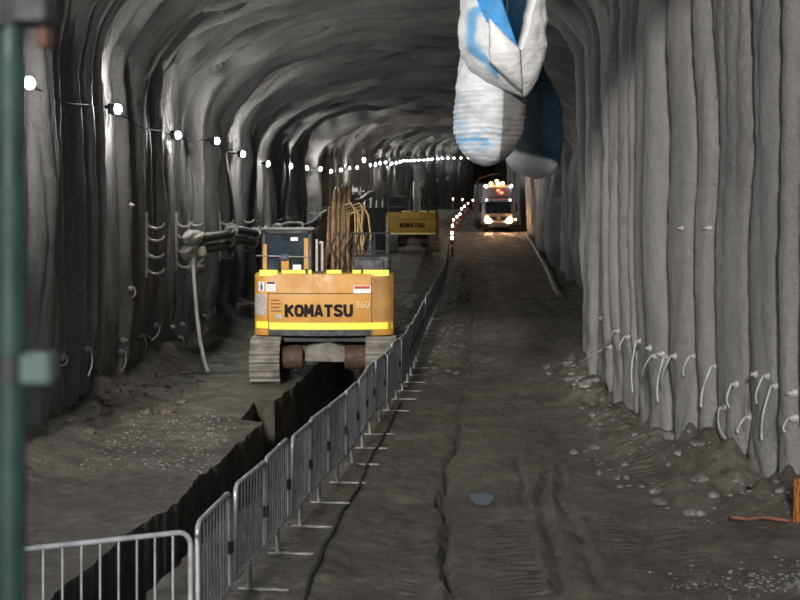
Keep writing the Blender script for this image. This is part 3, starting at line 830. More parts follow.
# ------------------------------------------------------------------ excavators
def excavator(loc, label, near=True, rz=0):
    body = M['orange'] if near else M['amber_paint']
    o = empty('excavator', loc, label, 'excavator', rz)
    # plan of the counterweight: gently bowed rear, rounded corners
    plan = []
    R_ = .30; W = 1.47
    for a in np.linspace(PI, 1.5 * PI, 7): plan.append((-W + R_ + R_ * math.cos(a), R_ + R_ * math.sin(a) + .10))
    for t in np.linspace(-1, 1, 9)[1:-1]: plan.append((t * (W - R_), .10 * t * t))
    for a in np.linspace(1.5 * PI, 2 * PI, 7): plan.append((W - R_ + R_ * math.cos(a), R_ + R_ * math.sin(a) + .10))
    plan += [(W, 1.0), (-W, 1.0)]
    mb = MB(); mb.prism(plan, 'z', .97, 2.27, .045)
    cw = mb.build('counterweight', body, o, 30)
    def band(x0, x1, z0, z1, m, name, par, off=.006, n=12):
        """a strip that follows the bowed rear"""
        xs = np.linspace(x0, x1, n); mbb = MB(); vs = []
        def yr(x):
            ax = abs(x)
            if ax <= W - R_: return .10 * (x / (W - R_)) ** 2
            q = min(1, (ax - (W - R_)) / R_); return .10 + R_ - R_ * math.sqrt(max(0, 1 - q * q))
        for x in xs:
            y_ = yr(x) - off
            vs += [(x, y_, z0), (x, y_, z1), (x, y_ + off + .02, z1), (x, y_ + off + .02, z0)]
        fs = []
        for i in range(n - 1):
            for j in range(4): fs.append((4 * i + j, 4 * i + (j + 1) % 4, 4 * i + 4 + (j + 1) % 4, 4 * i + 4 + j))
        fs += [(0, 1, 2, 3), tuple(4 * (n - 1) + j for j in range(4))]
        mbb.add(vs, fs); return mbb.build(name, m, par)
    band(-1.44, 1.44, 1.848, 1.866, M['seam'], 'panel_seam', cw, .004)
    st = M['reflective'] if near else M['reflective2']
    if near:
        band(-1.43, -1.16, 1.13, 1.27, st, 'reflective_strip', o); band(-1.13, 1.43, 1.11, 1.25, st, 'reflective_strip', o, n=24)
        band(-1.14, .98, .985, 1.10, M['steel_dark'], 'rear_bumper', o, .02)
        band(-1.168, -1.15, 1.0, 1.85, M['seam'], 'panel_seam', cw, .004, 3); band(.99, 1.008, 1.0, 2.2, M['seam'], 'panel_seam', cw, .004, 3)
        band(1.02, 1.42, 1.30, 2.2, M['orange_dirty'], 'side_door', o, .005)
        band(-1.45, -1.2, 1.40, 1.84, M['sticker_grey'], 'worn_plate', o, .006)
        block_word('lettering', 'KOMATSU', 1.40, .26, M['letter'], o, (-.10, -.001, 1.505))
        text_part('fleet_number', '360', .20, M['letter_pale'], o, (.81, .030, 1.62), .001, .006)
        for (x0, x1, z0, z1, m, nm) in [(-1.36, -1.24, 1.90, 2.10, 'sticker_white', 'decal'), (-1.20, -1.0, 1.90, 2.10, 'sticker_white', 'decal'), (.62, .98, 1.86, 2.02, 'sticker_white', 'decal'),
                                        (-1.0, -.86, 1.33, 1.42, 'sticker_grey', 'decal')]:
            band(x0, x1, z0, z1, M[m], nm, o, .007, 4)
        band(-1.325, -1.275, 1.92, 2.04, M['sticker_blue'], 'decal_figure', o, .011, 3); band(-1.315, -1.285, 2.045, 2.09, M['sticker_blue'], 'decal_figure', o, .011, 3); band(-1.34, -1.26, 1.975, 2.0, M['sticker_blue'], 'decal_figure', o, .011, 3)
        band(-1.19, -1.01, 2.055, 2.095, M['letter'], 'decal_header', o, .011, 3); band(.64, .96, 1.955, 2.01, M['sticker_red'], 'decal_header', o, .011, 3)
        for k in range(3): band(-1.18, -1.03, 1.92 + k * .04, 1.932 + k * .04, M['sticker_grey'], 'decal_lines', o, .011, 3)
        for k in range(4): band(-1.10, -.88 - .04 * (k % 2), 1.48 + k * .075, 1.50 + k * .075, M['seam'], 'stencil_lines', o, .006, 3)
        for (x0, x1) in [(-1.34, -.96), (-.88, -.38), (-.33, -.25), (.05, .37), (.60, .78), (.82, 1.36)]:
            mb = MB(); mb.box(x0, x1, .085, .15, 2.215, 2.345, .01); mb.build('reflective_strip', st, o)
        mb = MB(); mb.box(-.22, -.02, .05, .3, 2.13, 2.31, .02); mb.cyl((-.12, .02, 2.2), (-.12, .12, 2.2), .06, None, 10); mb.build('latch', M['steel_dark'], o)
    else:
        band(-1.43, 1.43, .985, 1.10, st, 'reflective_strip', o, n=20)
        block_word('lettering', 'KOMATSU', 1.40, .26, M['letter'], o, (-.05, -.001, 1.52))
        for (x0, x1) in [(-.65, -.1), (.3, .8), (.9, 1.3)]:
            mb = MB(); mb.box(x0, x1, .10, .16, 2.26, 2.36, .01); mb.build('reflective_strip', st, o)
    # deck and engine house
    mb = MB(); mb.box(-1.40, 1.40, .95, 3.6, 1.02, 1.95, .05); mb.build('house_body', M['orange_dirty'], o)
    mb = MB(); mb.box(.60, 1.38, .35, 2.6, 1.95, 2.62, .06); mb.box(.70, 1.25, .28, .5, 2.3, 2.56, .03); mb.cyl((.95, 1.3, 2.6), (.95, 1.3, 2.95), .07, .06); mb.build('engine_hood', M['steel_dark'], o)
    # cab: posts, roof, glass, seat
    x0, x1, y0, y1, z0, z1 = -1.43, -.34, 1.5, 3.3, 1.3, 3.16
    cab = empty('cab', (0, 0, 0), '', '')
    for k in ('label', 'category'):
        del cab[k]
    cab.parent = o
    mb = MB()
    for (px_, py_) in [(x0, y0), (x1 - .09, y0), (x0, y1 - .09), (x1 - .09, y1 - .09)]: mb.box(px_, px_ + .09, py_, py_ + .09, z0, z1, .015)
    mb.box(x0, x1, y0, y1, z1 - .10, z1, .03); mb.box(x0, x1, y0, y0 + .06, z0, 2.2, .01); mb.box(x0, x1, y1 - .06, y1, z0, 2.0, .01)
    mb.box(x0, x0 + .06, y0, y1, z0, 2.0, .01); mb.box(x1 - .06, x1, y0, y1, z0, 2.0, .01)
    mb.build('cab_frame', M['steel_dark'], cab)
    mb = MB(); mb.box(x0 + .09, x1 - .09, y0 + .03, y0 + .045, 2.2, z1 - .1); mb.build('rear_window', M['glass'], cab)
    mb = MB(); mb.box(x0 + .03, x0 + .045, y0 + .09, y1 - .09, 2.0, z1 - .1); mb.build('side_window', M['glass'], cab)
    mb = MB(); mb.box(x1 - .045, x1 - .03, y0 + .09, y1 - .09, 2.0, z1 - .1); mb.build('side_window', M['glass'], cab)
    mb = MB(); mb.box(x0 + .09, x1 - .09, y1 - .045, y1 - .03, 2.0, z1 - .1); mb.build('windscreen', M['glass'], cab)
    mb = MB()
    for k in range(5): mb.cyl((x0 - .05 + k * .25, y0 + .1, z1 + .0), (x0 - .05 + k * .25, y1, z1 + .06), .016, None, 6)
    mb.cyl((x0 - .03, y0 + .05, z1 + .03), (x1 + .05, y0 + .05, z1 + .03), .025, None, 6); mb.build('roof_guard', M['bracket'], cab)
    mb = MB(); mb.cyl((x0 - .12, y0 - .05, 2.6), (x1 - .1, y0 - .05, 2.57), .014, None, 6); mb.build('guard_bar', M['bracket'], cab)
    if near:
        mb = MB(); mb.box(x0 + .03, x0 + .12, y0 - .03, y0 + .0, 2.25, 2.85, .01); mb.box(x1 - .17, x1 - .07, y0 - .02, y0 - .0, 2.3, 2.98, .01); mb.box(x0 + .42, x0 + .60, y0 - .02, y0 - .0, 2.28, 2.52, .03); mb.build('orange_post', M['orange'], cab)
        mb = MB(); mb.box(x0 + .63, x0 + .79, y0 - .012, y0 + .03, 2.92, 3.0); mb.build('window_sticker', M['sticker_white'], cab)
        mb = MB(); mb.box(x0 + .68, x0 + .86, y0 - .012, y0 + .03, 2.28, 2.40); mb.build('window_sticker', M['sticker_white'], cab)
        mb = MB(); mb.sphere((x0 + .5, y0 - .02, 2.56), .12, 10, 8, (1.2, .5, .7)); mb.build('headrest', M['seat'], cab, 60)
    mb = MB(); mb.cyl((x1 + .1, y0 + .2, 2.2), (x1 + .1, y0 + .2, 2.95), .03); mb.cyl((x1 + .18, y0 + .6, 2.2), (x1 + .18, y0 + .6, 2.9), .05); mb.build('intake_stack', M['pale'], o)
    # boom, arm, bucket
    bx0, bx1 = .04, .48
    bpl = [(1.9, 1.6), (2.5, 1.5), (3.2, 2.7), (4.7, 3.5), (7.4, 3.2), (7.5, 3.55), (4.6, 4.1), (3.4, 4.05), (2.6, 3.55)]
    mb = MB(); mb.prism(bpl, 'x', bx0, bx1, .03); bo = mb.build('boom', M['boomrust'] if near else M['palebright'], o)
    mb = MB()
    for k in range(4):
        xx = bx0 + .06 + k * .11
        mb.tube([(xx, 1.78, 1.9), (xx, 2.02, 2.4), (xx + .015 * (-1) ** k, 2.3, 2.95), (xx, 2.52, 3.52), (xx, 3.32, 4.06 + .03 * (k % 2)), (xx, 4.5, 4.14)], .042, 8)
    mb.build('boom_pipes', M['rust'] if near else M['palebright'], bo, 60)
    for k, xx in enumerate((bx0 - .12, bx1 + .12)):
        mb = MB(); mb.cyl((xx, 2.4, 1.4), (xx, 3.3, 2.7), .085, None, 12); mb.cyl((xx, 3.3, 2.7), (xx, 4.1, 3.65), .045, None, 10); mb.build('boom_cylinder', M['rust'] if near else M['steel_dark'], o, 50)
    mb = MB(); rr_ = random.Random(5 if near else 6)
    for k in range(7):
        xx = bx1 + .08 + .05 * k; y_ = 1.7 + .08 * (k % 3); zt = 3.75 - .06 * (k % 4)
        mb.tube([(xx - .05, y_, 2.0), (xx + rr_.uniform(-.05, .08), y_ - .05, 2.5), (xx + rr_.uniform(-.08, .10), y_, 3.0), (xx + rr_.uniform(-.05, .05), y_ + .1, zt - .15), (xx - .06, y_ + .22, zt), (xx - .2, y_ + .5, zt - .05), (bx1, y_ + .8, zt - .1)], .022, 7)
    mb.build('hoses', M['ochre'] if near else M['hose'], bo, 60)
    mb = MB()
    for k in range(5):
        xx = bx1 - .35 + .16 * k; y_ = 1.6
        mb.tube([(xx, y_ + .1, 2.1), (xx + .08, y_ - .08, 2.45), (xx - .06 + .02 * k, y_ - .02, 2.8), (xx + .1, y_ + .1, 3.1)], .02, 6)
    mb.build('loose_hoses', M['hose'], bo, 60)
    mb = MB()
    for k in range(5): mb.cyl((bx0 + .08 + .13 * k, 3.3, 3.95), (bx0 + .10 + .13 * k + .03 * (-1) ** k, 3.35, 4.12 + .06 * (k % 2)), .03, .022, 8)
    mb.box(bx1 + .02, bx1 + .16, 2.6, 2.75, 4.0, 4.1, .01); mb.build('boom_fittings', M['flange'], bo)
    mb = MB(); mb.prism([(7.0, 3.75), (7.7, 3.8), (8.7, 1.4), (8.4, 1.3)], 'x', bx0 + .05, bx1 - .05, .02); mb.build('dipper_arm', M['boomrust'], o)
    mb = MB(); mb.prism([(8.3, 1.5), (8.9, 1.35), (9.1, .7), (8.7, .2), (8.0, .15), (7.9, .35), (8.4, .6), (8.5, 1.0)], 'x', -.25, .75, .02); mb.build('bucket', M['steel_dark'], o)
    # handrails on the right of the house
    mb = MB()
    for xx in (.62, 1.05, 1.34): mb.cyl((xx, .45, 2.5), (xx, .45, 3.1), .02, None, 7)
    mb.cyl((.62, .45, 3.1), (1.34, .45, 3.1), .02, None, 7); mb.cyl((.55, .45, 2.72), (1.36, .45, 2.72), .018, None, 7); mb.cyl((1.34, .45, 3.1), (1.34, 2.4, 3.1), .02, None, 7); mb.cyl((1.34, 2.4, 2.6), (1.34, 2.4, 3.1), .02, None, 7)
    mb.build('handrail', M['black'], o)
    # tracks
    for sx in (-1, 1):
        tx = sx * 1.19
        t_ = empty('track', (0, 0, 0), '', '')
        for k in ('label', 'category'): del t_[k]
        t_.parent = o
        ya, yb, hh, wd = -.45, 3.3, .46, .31
        def stad(off, n=10):
            pts = []
            for a in np.linspace(PI / 2, 1.5 * PI, n): pts.append((ya + .46 + (hh + off) * math.cos(a), .47 + (hh + off) * math.sin(a)))
            for a in np.linspace(-PI / 2, PI / 2, n): pts.append((yb - .46 + (hh + off) * math.cos(a), .47 + (hh + off) * math.sin(a)))
            return pts
        mb = MB(); out, inn = stad(-.02), stad(-.09)
        n = len(out); vs = []
        for (y_, z_) in out: vs += [(tx - wd, y_, z_), (tx + wd, y_, z_)]
        for (y_, z_) in inn: vs += [(tx - wd, y_, z_), (tx + wd, y_, z_)]
        fs = []
        for i in range(n):
            j = (i + 1) % n
            fs += [(2 * i, 2 * j, 2 * j + 1, 2 * i + 1), (2 * n + 2 * i, 2 * n + 2 * i + 1, 2 * n + 2 * j + 1, 2 * n + 2 * j), (2 * i, 2 * n + 2 * i, 2 * n + 2 * j, 2 * j), (2 * i + 1, 2 * j + 1, 2 * n + 2 * j + 1, 2 * n + 2 * i + 1)]
        mb.add(vs, fs)
        # grouser bars
        per = []
        st_ = stad(-.005, 24)
        acc = 0
        for i in range(len(st_)):
            a, b = Vector(st_[i]), Vector(st_[(i + 1) % len(st_)])
            l = (b - a).length
            while acc < l:
                p_ = a.lerp(b, acc / l); per.append((p_, (b - a).normalized())); acc += .17
            acc -= l
        for p_, d_ in per:
            nn = Vector((d_.y, -d_.x)); q = []
            for (u, w_) in [(-.055, -.03), (.055, -.03), (.03, .028), (-.03, .028)]:
                r_ = p_ + d_ * u + nn * w_; q.append(r_)
            vs = [(tx - wd, r_.x, r_.y) for r_ in q] + [(tx + wd, r_.x, r_.y) for r_ in q]
            mb.add(vs, [(0, 1, 2, 3), (7, 6, 5, 4), (0, 4, 5, 1), (1, 5, 6, 2), (2, 6, 7, 3), (3, 7, 4, 0)])
        mb.build('track_shoes', M['mudtrack'], t_)
        mb = MB(); mb.box(tx - .16, tx + .16, .2, 2.7, .28, .68, .04); mb.build('track_frame', M['mudtrack'], t_)
        mb = MB(); mb.cyl((tx - .12, .02, .47), (tx + .12, .02, .47), .34, None, 18); mb.build('sprocket', M['mudtrack'], t_, 40)
        mb = MB(); mb.cyl((tx - .12, 2.82, .47), (tx + .12, 2.82, .47), .34, None, 18); mb.build('idler', M['mudtrack'], t_, 40)
        mb = MB(); mb.cyl((tx - sx * .75, .12, .52), (tx - sx * .2, .12, .52), .24, None, 16); mb.build('drive_motor', M['rustred'], t_, 40)
    mb = MB(); mb.box(-.9, .9, .7, 2.2, .38, .8, .08); mb.cyl((0, 1.5, .75), (0, 1.5, 1.04), .62, None, 24); mb.box(-1.0, 1.0, .3, 1.0, .82, .99, .03); mb.build('carbody', M['steel_dark'], o, 35)
    mb = MB(); mb.prism([(-.55, .42), (-.35, .75), (.1, .82), (.45, .72), (.55, .4)], 'y', .25, .62, .03); mb.build('belly_plate', M['mudtrack'], o)
    return o

EY = 29.05; ex = (323.5 - 400) * EY / F
excavator((ex, EY, .0), 'orange excavator seen from behind, straddling the trench beside the barriers', True)
E2Y = 80.0
excavator((.75, E2Y, 1.27), 'second, smaller-looking yellow excavator further along, with pale dusty boom', False)

# dark machine standing between the two excavators
mz = floor_at(-.85, 46.5)
mm = empty('drill_mast', (-.87, 46.5, mz), 'tall black machine mast behind the first excavator boom', 'machine')
mb = MB(); mb.box(-.38, .38, 0, .9, .35, 3.7 - mz, .04); mb.build('mast_body', M['black'], mm)
mb = MB()
for k in range(4): mb.cyl((-.3 + k * .2, .3, 3.68 - mz), (-.3 + k * .2, .3, 3.95 - mz + .08 * (k % 2)), .05, .03, 8)
mb.build('top_fittings', M['bracket'], mm)
mb = MB(); mb.box(-.5, .5, -.2, 1.4, 0, .4, .05); mb.build('base', M['steel_dark'], mm)

# ------------------------------------------------------------------ truck with its lights on
TY = 110.0; tx = (498.5 - 400) * TY / F; tz = floor_at(tx, TY)
t = empty('truck', (tx, TY, tz), 'white lorry with headlights and amber beacons on, facing the camera far down the road', 'truck', .05)
mb = MB(); mb.prism([(-.02, .55), (-.06, 1.35), (.10, 2.55), (.45, 2.75), (1.9, 2.8), (1.9, .6)], 'x', -1.15, 1.15, .06); mb.build('cab', M['white_paint'], t)
mb = MB(); mb.prism([(-.075, 1.45), (.075, 2.38), (.13, 2.38), (.0, 1.45)], 'x', -1.0, 1.0); mb.build('windscreen', M['glass'], t)
mb = MB(); mb.box(-.75, .75, -.09, .0, .9, 1.22, .02); mb.build('grille', M['truckdark'], t)
mb = MB(); mb.cyl((0, -.12, 1.12), (0, -.08, 1.12), .16, None, 16); mb.build('badge_ring', M['bolt'], t)
mb = MB(); mb.box(-1.17, 1.17, -.16, .25, .38, .78, .05); mb.build('bumper', M['white_paint'], t)
for sx in (-1, 1):
    mb = MB(); mb.sphere((sx * .83, -.14, .88), .21, 14, 8, (1.15, .4, .85)); mb.build('headlight', M['headlight'], t, 60)
    mb = MB(); mb.cyl((sx * 1.2, .25, .48), (sx * .8, .25, .48), .48, None, 20); mb.build('wheel', M['tyre'], t, 40)
    mb = MB(); mb.cyl((sx * 1.1, .1, 2.3), (sx * 1.42, -.05, 2.2), .025); mb.box(sx * 1.42 - .1, sx * 1.42 + .1, -.1, -.03, 1.55, 2.25, .03); mb.build('mirror', M['truckdark'], t)
    mb = MB(); mb.sphere((sx * .92, .08, 2.52), .06, 8, 6); mb.build('marker_lamp', M['whitelight'], t)
    mb = MB(); mb.sphere((sx * 1.02, .05, 3.62), .11, 8, 6); mb.build('roof_lamp', M['whitelight'], t)
mb = MB(); mb.prism([(.25, 2.78), (.12, 3.5), (.5, 3.75), (2.3, 3.75), (2.3, 2.78)], 'x', -1.05, 1.05, .06); mb.build('roof_fairing', M['white_paint'], t)
for (x_, z_) in [(-.55, 3.82), (-.1, 3.98), (.35, 3.84), (.0, 3.8)]:
    mb = MB(); mb.sphere((x_, .25, z_), .13, 10, 6, (1.1, .8, .9)); mb.build('beacon', M['amber'], t)
for (x_, z_) in [(.0, 3.28), (.25, 3.08)]:
    mb = MB(); mb.sphere((x_, .10, z_), .10, 8, 6, (1.3, .6, .7)); mb.build('red_lamp', M['redlight'], t)
mb = MB(); mb.sphere((1.35, .2, .98), .09, 8, 6); mb.build('side_lamp', M['amber'], t)
mb = MB(); mb.box(-1.08, 1.3, 2.4, 8.5, .9, 3.9, .15); mb.box(-1.0, 1.0, 1.8, 8.4, .6, .95); mb.build('body', M['truckdark'], t)
mb = MB(); mb.tube([(-1.5, 2.3, 2.2), (-1.5, 2.3, 3.9), (-1.3, 2.3, 4.25), (-.2, 2.3, 4.6), (.4, 2.3, 4.6)], .06, 6); mb.tube([(-1.35, 2.3, 2.2), (-1.35, 2.3, 4.1)], .04, 6); mb.build('loading_frame', M['rustred'], t)
for sx in (-1, 1):
    for yy in (6.0, 7.3):
        mb = MB(); mb.cyl((sx * 1.2, yy, .48), (sx * .7, yy, .48), .48, None, 18); mb.build('wheel', M['tyre'], t, 40)

# ------------------------------------------------------------------ red and white marker posts leading to the truck
def make_post():
    o = empty('marker_post', (0, 0, 0), '', 'marker post', group='reflective marker posts along the far road')
    mb = MB(); mb.cyl((0, 0, 0), (0, 0, .06), .2, .18, 12); mb.build('base', M['black'], o)
    mb = MB(); mb.cyl((0, 0, .05), (0, 0, 1.0), .07, .07, 10); mb.build('post', M['redpost'], o, 50)
    mb = MB(); mb.cyl((0, 0, .55), (0, 0, .72), .075, None, 10); mb.build('white_band', M['sticker_white'], o, 50)
    mb = MB(); mb.sphere((0, 0, 1.12), .105, 10, 8, (.75, .6, 1)); mb.build('glow_head', M['marker'], o, 60)  # glowing head added to give the reflective post its brightness
    return o
p0 = make_post()
marks = [(452, 84), (452, 90), (452.5, 98), (453.5, 107), (457, 112), (460, 117), (461.5, 127), (464.5, 133), (468, 140), (473, 149)]
for i, (px_, Y) in enumerate(marks):
    o = p0 if i == 0 else dup(p0)
    x = (px_ - 400) * Y / F; o.location = (x, Y, floor_at(x, Y))
    o['label'] = 'reflective red and white marker post with added glowing head, %s from the near end of the line' % ordinal(i + 1)
for (px_, py_, Y, l) in [(453, 199, 160, 'lone white lamp on a thin stake, left above the marker posts'), (462.5, 199.5, 165, 'lone white lamp on a thin stake, just left of the last marker post')]:
    p = P(px_, py_, Y); zf = floor_at(p.x, Y)
    o = empty('stake_lamp', (p.x, Y, zf), l, 'lamp')
    mb = MB(); mb.cyl((0, 0, 0), (0, 0, p.z - zf), .04); mb.build('stake', M['bracket'], o)
    mb = MB(); mb.sphere((0, 0, p.z - zf), .09, 8, 6, (.7, .7, 1.3)); mb.build('lamp_head', M['marker'], o)

# ------------------------------------------------------------------ hanging ventilation ducts
WHITE = np.array([.78, .77, .76]); PALE = np.array([.66, .68, .70]); BLUE = np.array([.035, .27, .60]); LBLUE = np.array([.24, .47, .68]); CLEFT_SHADE = np.array([.006, .03, .06]); GREY = np.array([.42, .41, .39]); SHADE_BLUE = np.array([.005, .026, .042])
def sleeve(name, parent, rows, Y, nth, shape, dye, subs=60, thmap=None):
    """rows: (image y, centre x, half width px) at distance Y; shape(th, v) scales the radius; dye(px, py, th) gives the print and painted shade"""
    ys = np.array([r[0] for r in rows], float); cx = np.array([r[1] for r in rows], float); hw = np.array([r[2] for r in rows], float)
    s = F / Y
    yy = np.linspace(ys[0], ys[-1], subs)
    C_ = np.interp(yy, ys, cx); H_ = np.interp(yy, ys, hw)
    k = np.hanning(7); k /= k.sum()
    H_ = np.convolve(np.pad(H_, 3, mode='edge'), k, 'valid'); C_ = np.convolve(np.pad(C_, 3, mode='edge'), k, 'valid'); H_[-1] = min(H_[-1], 1.0)
    V, colr = [], []
    for i in range(subs):
        for j in range(nth):
            th = thmap(j / nth, yy[i]) if thmap else 2 * PI * j / nth        # 0 = right, pi/2 = away, 3pi/2 = towards camera
            r = H_[i] / s * shape(th, yy[i])
            x = (C_[i] - 400) / s + r * math.cos(th); y_ = Y + r * math.sin(th) * .95
            z = CH - (yy[i] - HY) / s
            V.append((x, y_, z)); colr.append(dye(400 + x * s, yy[i], th))
    f = []
    for i in range(subs - 1):
        for j in range(nth):
            f.append((i * nth + j, i * nth + (j + 1) % nth, (i + 1) * nth + (j + 1) % nth, (i + 1) * nth + j))
    f.append(tuple((subs - 1) * nth + j for j in range(nth)))
    f.append(tuple(j for j in range(nth))[::-1])
    O = parent.location
    me = bpy.data.meshes.new(name); me.from_pydata([(a - O.x, b - O.y, c - O.z) for a, b, c in V], [], f); me.update()
    ca = me.color_attributes.new('dye', 'FLOAT_COLOR', 'POINT')
    for i, c in enumerate(colr): ca.data[i].color = (c[0], c[1], c[2], 1)
    bm = bmesh.new(); bm.from_mesh(me); bmesh.ops.recalc_face_normals(bm, faces=list(bm.faces)); bm.to_mesh(me); bm.free()
    me.polygons.foreach_set('use_smooth', [True] * len(me.polygons))
    me.materials.append(M['fabric'])
    o = bpy.data.objects.new(name, me); COL.objects.link(o); o.parent = parent
    return o
def n2(x, y, s): return float(vnoise(np.array([x]), np.array([y]), s)[0])
def mixc(a, b, t): t = min(1, max(0, t)); return a * (1 - t) + b * t
DY = 18.6
duct = empty('ventilation_duct', P(500, 0, DY), 'blue and white ventilation duct hanging in folds from the roof, nearest', 'duct')
def wr_low(th, y): return 1 + .012 * math.sin(y * 1.25 + 2.2 * math.sin(th) + 3 * n2(th * .9, y * .04, 300)) * (1 + n2(th * 1.1, y * .06, 303)) + .05 * n2(th * 1.3, y * .045, 301) + .03 * n2(th * 3.5, y * .16, 302)
def dye_low(px, py, th):
    c = PALE * (.95 + .08 * n2(px * .1, py * .1, 310))
    c = mixc(c, LBLUE, (12 - abs(px - 459)) / 10 * (py > 100) * (py < 152) * (.5 + .6 * n2(px * .15, py * .12, 311)))
    if py > 128: c = mixc(c, LBLUE, 1.4 * n2(px * .12, py * .22, 312) * (1 - abs(py - 141) / 14) * 1.5)
    c = mixc(c, GREY, .40 * (n2(px * .03, py * .35, 313) > .1) * (90 < py < 140))
    if th > PI and px > 500 - .05 * max(0, py - 110): c = mixc(c, np.array([.17, .16, .15]), min(1, (px - 500 + .05 * max(0, py - 110)) / 1.5))  # cast shade on the right side, put into the dye colour
    return c
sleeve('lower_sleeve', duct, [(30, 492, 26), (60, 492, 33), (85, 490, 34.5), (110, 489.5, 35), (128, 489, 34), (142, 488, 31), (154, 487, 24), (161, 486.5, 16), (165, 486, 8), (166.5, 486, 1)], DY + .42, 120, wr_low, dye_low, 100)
def shape_up(th, y):
    r = 1 + .035 * n2(th * 1.5, y * .06, 320) + .02 * n2(th * 5, y * .15, 321)
    # cleft that opens upwards on the camera side, right of centre
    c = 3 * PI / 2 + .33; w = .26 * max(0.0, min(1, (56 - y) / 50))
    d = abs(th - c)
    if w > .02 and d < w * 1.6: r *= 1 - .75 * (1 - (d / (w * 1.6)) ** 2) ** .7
    return r
def thm_up(t, y):
    c = 3 * PI / 2 + .33; w = 1.6 * .26 * max(.02, min(1, (56 - y) / 50))
    return float(np.interp(t, [0, .60, .71, .71 + 1 / 180, .83 - 1 / 180, .83, 1], [0, c - w - .62 + .004 * max(0, y), c - w, c - w * .93, c + w * .93, c + w, 2 * PI]))
def dye_up(px, py, th):
    cc = 3 * PI / 2 + .33; cw = 1.6 * .26 * max(0.0, min(1, (56 - py) / 50)); dd_ = th - cc
    if cw > .03 and abs(dd_) < cw * .95: return CLEFT_SHADE  # near-black painted inside the cleft so the opening reads dark
    if py < 54 and -cw - .62 + .004 * max(0, py) < dd_ < 0 and cw > .01: return BLUE * (1 + .2 * n2(px * .12, py * .1, 332))
    front = PI < th < 2 * PI
    c = WHITE * (.97 + .05 * n2(px * .1, py * .1, 330))
    if not front: return PALE
    if px < 497 and py > 12:
        e = 1 - abs(px - (474 + .012 * (py - 38) ** 2 - 6 * math.sin(py * .05) + 5 * n2(py * .09, .2, 333))) / (10 + 5 * n2(py * .1, px * .1, 331))
        c = mixc(c, mixc(LBLUE, BLUE, .35), e * 1.6 * (py < 86))
    c = mixc(c, WHITE, (468 - px) / 6)
    return c
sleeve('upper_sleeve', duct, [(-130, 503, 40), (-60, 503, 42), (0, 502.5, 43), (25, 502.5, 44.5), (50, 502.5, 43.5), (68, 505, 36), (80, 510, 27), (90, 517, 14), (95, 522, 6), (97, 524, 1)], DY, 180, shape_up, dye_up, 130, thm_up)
# white flap folded over the front
def quad_flap(name, parent, pts, m, bulge, seedn):
    n = 14; V = []; s = F / DY
    a, b, c, d = [Vector((p[0], p[1], 0)) for p in pts]
    for i in range(n):
        for j in range(n):
            u, v_ = i / (n - 1), j / (n - 1)
            q = a.lerp(b, u).lerp(d.lerp(c, u), v_)
            dep = bulge * math.sin(PI * u) ** .6 * math.sin(PI * v_) ** .6 + .012 * n2(q.x * .2, q.y * .2, seedn)
            hw_ = np.interp(q.y, [0, 25, 50, 68, 80, 90, 96], [43, 44.5, 43.5, 36, 27, 14, 5]); cx_ = np.interp(q.y, [0, 50, 68, 80, 90, 96], [502.5, 502.5, 505, 510, 517, 523])
            rel = max(-1, min(1, (q.x - cx_) / hw_)); base = hw_ / s * math.sqrt(max(0.0, 1 - rel * rel)) * .95
            Yq = DY - base - .035 - dep
            V.append(P(q.x, q.y, Yq) - parent.location)
    f = [(i * n + j, i * n + j + 1, (i + 1) * n + j + 1, (i + 1) * n + j) for i in range(n - 1) for j in range(n - 1)]
    me = bpy.data.meshes.new(name); me.from_pydata(V, [], f); me.update(); me.polygons.foreach_set('use_smooth', [True] * len(f))
    ca = me.color_attributes.new('dye', 'FLOAT_COLOR', 'POINT')
    for i in range(len(V)): ca.data[i].color = (.82, .81, .80, 1)
    me.materials.append(m)
    o = bpy.data.objects.new(name, me); COL.objects.link(o); o.parent = parent
    sd = o.modifiers.new('thick', 'SOLIDIFY'); sd.thickness = .012
    return o
quad_flap('flap', duct, [(489, 18), (521, 50), (523, 93), (489, 62)], M['fabric'], .06, 340)
for k, (px_, py_) in enumerate([(496, -120), (512, -120)]):
    a = P(px_, py_, DY) - duct.location
    mb = MB(); mb.tube([a, a + Vector((0, 0, 1.6))], .02, 6); mb.build('hanger_strap', M['black'], duct)
D2 = 24.5
duct2 = empty('ventilation_duct', P(535, 90, D2), 'dark blue ventilation duct with pale sagging bottom, hanging behind the nearest one', 'duct')
def wr2(th, y): return 1 + .05 * n2(th * 1.3, y * .06, 351) + .025 * n2(th * 4, y * .2, 352)
def dye2(px, py, th): 
    e = 150 + (px - 515) * .32 + 4 * n2(px * .1, .4, 353)
    return mixc(SHADE_BLUE, PALE * .85, (py - e) / 4)  # upper blue is darkened to carry the duct's shade in its colour
sleeve('sleeve', duct2, [(40, 532, 6), (70, 532, 12), (90, 534, 22), (110, 535, 26.5), (130, 535, 28), (150, 534, 28), (162, 533, 27), (170, 534, 22), (176, 537, 12), (179, 538, 2)], D2, 48, wr2, dye2, 70)
a = P(532, 44, D2) - duct2.location
mb = MB(); mb.tube([a, a + Vector((0, 0, 2.4))], .02, 6); mb.build('hanger_strap', M['black'], duct2)

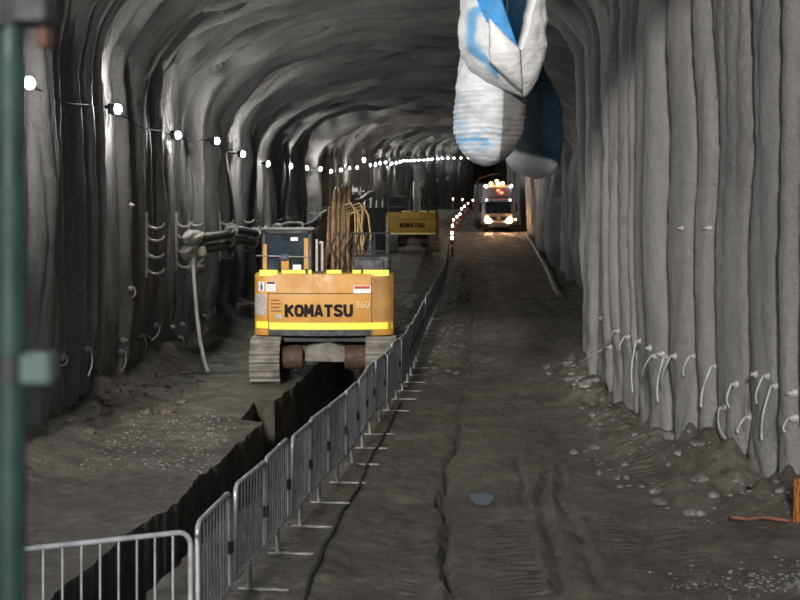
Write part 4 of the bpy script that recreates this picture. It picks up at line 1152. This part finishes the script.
# ------------------------------------------------------------------ blurred green scaffold pole beside the camera, orange netting at right
SY = 2.2
gp = P(11, 300, SY)
sc = empty('scaffold_pole', (gp.x, SY, floor_at(gp.x, SY)), 'out-of-focus green scaffold pole at the left edge close to the camera', 'scaffold pole')
zb = sc.location.z
mb = MB(); mb.cyl((0, 0, 0), (0, 0, 6.2), .0242, None, 20); mb.build('tube', M['green'], sc, 60)
zc = P(0, 368, SY).z - zb
mb = MB(); mb.box(.018, .07, -.03, .03, zc - .025, zc + .025, .008); mb.build('ledger_stub', M['clamp'], sc)
mb = MB(); mb.cyl((0, 0, zc - .022), (0, 0, zc + .022), .029, None, 16); mb.build('coupler', M['clampdark'], sc, 40)
zt = P(0, 14, SY).z - zb
mb = MB(); mb.cyl((0, 0, zt - .02), (0, 0, zt + .05), .030, None, 16); mb.box(.0, .068, -.03, .03, zt - .022, zt + .03, .01); mb.box(-.05, 0, -.03, .03, zt - .03, zt + .03, .01); mb.build('top_coupler', M['clampdark'], sc)
mb = MB(); mb.box(.044, .062, -.02, .02, zt - .055, zt - .022, .006); mb.build('rusty_bolt', M['orangetag'], sc)
nx, ny = 4.42, 15.4
nt_ = empty('orange_netting', (nx, ny, floor_at(nx, ny)), 'bundle of orange safety netting standing by the wall at the right edge', 'netting')
mb = MB()
for k in range(16):
    a = random.uniform(0, 6.28); r = random.uniform(.02, .09)
    mb.tube([(r * math.cos(a) - .03 * math.sin(a), r * math.sin(a), .0), (r * math.cos(a), r * math.sin(a), .2), (r * math.cos(a + .5), r * math.sin(a + .5), .42 + random.uniform(-.06, .08))], .014, 5)
mb.build('net_strands', M['netting'], nt_)
mb = MB(); mb.tube([(-.15, -.1, .03), (-.4, .1, .03), (-.6, .0, .03), (-.75, .1, .03)], .02, 6); mb.build('loose_strand', M['orangetag'], nt_)

# ------------------------------------------------------------------ light, sky, camera
w = bpy.data.worlds.new('overcast'); scn.world = w; w.use_nodes = True
nt = w.node_tree; bg = nt.nodes['Background']
bg.inputs['Color'].default_value = (.94, .97, 1.0, 1); bg.inputs['Strength'].default_value = .18
sun = bpy.data.lights.new('sun', 'SUN'); sun.energy = 1.9; sun.angle = math.radians(5); sun.color = (1.0, .975, .95)
so = bpy.data.objects.new('sun', sun); COL.objects.link(so)
az, el = math.radians(7.5), math.radians(16)
d = Vector((math.sin(az) * math.cos(el), math.cos(az) * math.cos(el), -math.sin(el)))
so.rotation_euler = d.to_track_quat('-Z', 'Y').to_euler()

cam = bpy.data.cameras.new('camera'); cam.sensor_width = 36; cam.lens = 36 * F / 800; cam.clip_end = 1000; cam.clip_start = .05
cam.shift_y = -(300 - HY) / 800
cam.dof.use_dof = True; cam.dof.focus_distance = 29; cam.dof.aperture_fstop = 63 / 1000 / .016
co = bpy.data.objects.new('camera', cam); COL.objects.link(co)
co.location = (0, 0, CH); co.rotation_euler = (PI / 2, 0, 0)
scn.camera = co
scn.view_settings.view_transform = 'Standard'; scn.view_settings.look = 'None'
scn.view_settings.gamma = 1; scn.view_settings.use_curve_mapping = False
scn.view_settings.exposure = 0.95
scn.cycles.use_denoising = True
scn.cycles.max_bounces = 4
scn.cycles.diffuse_bounces = 2
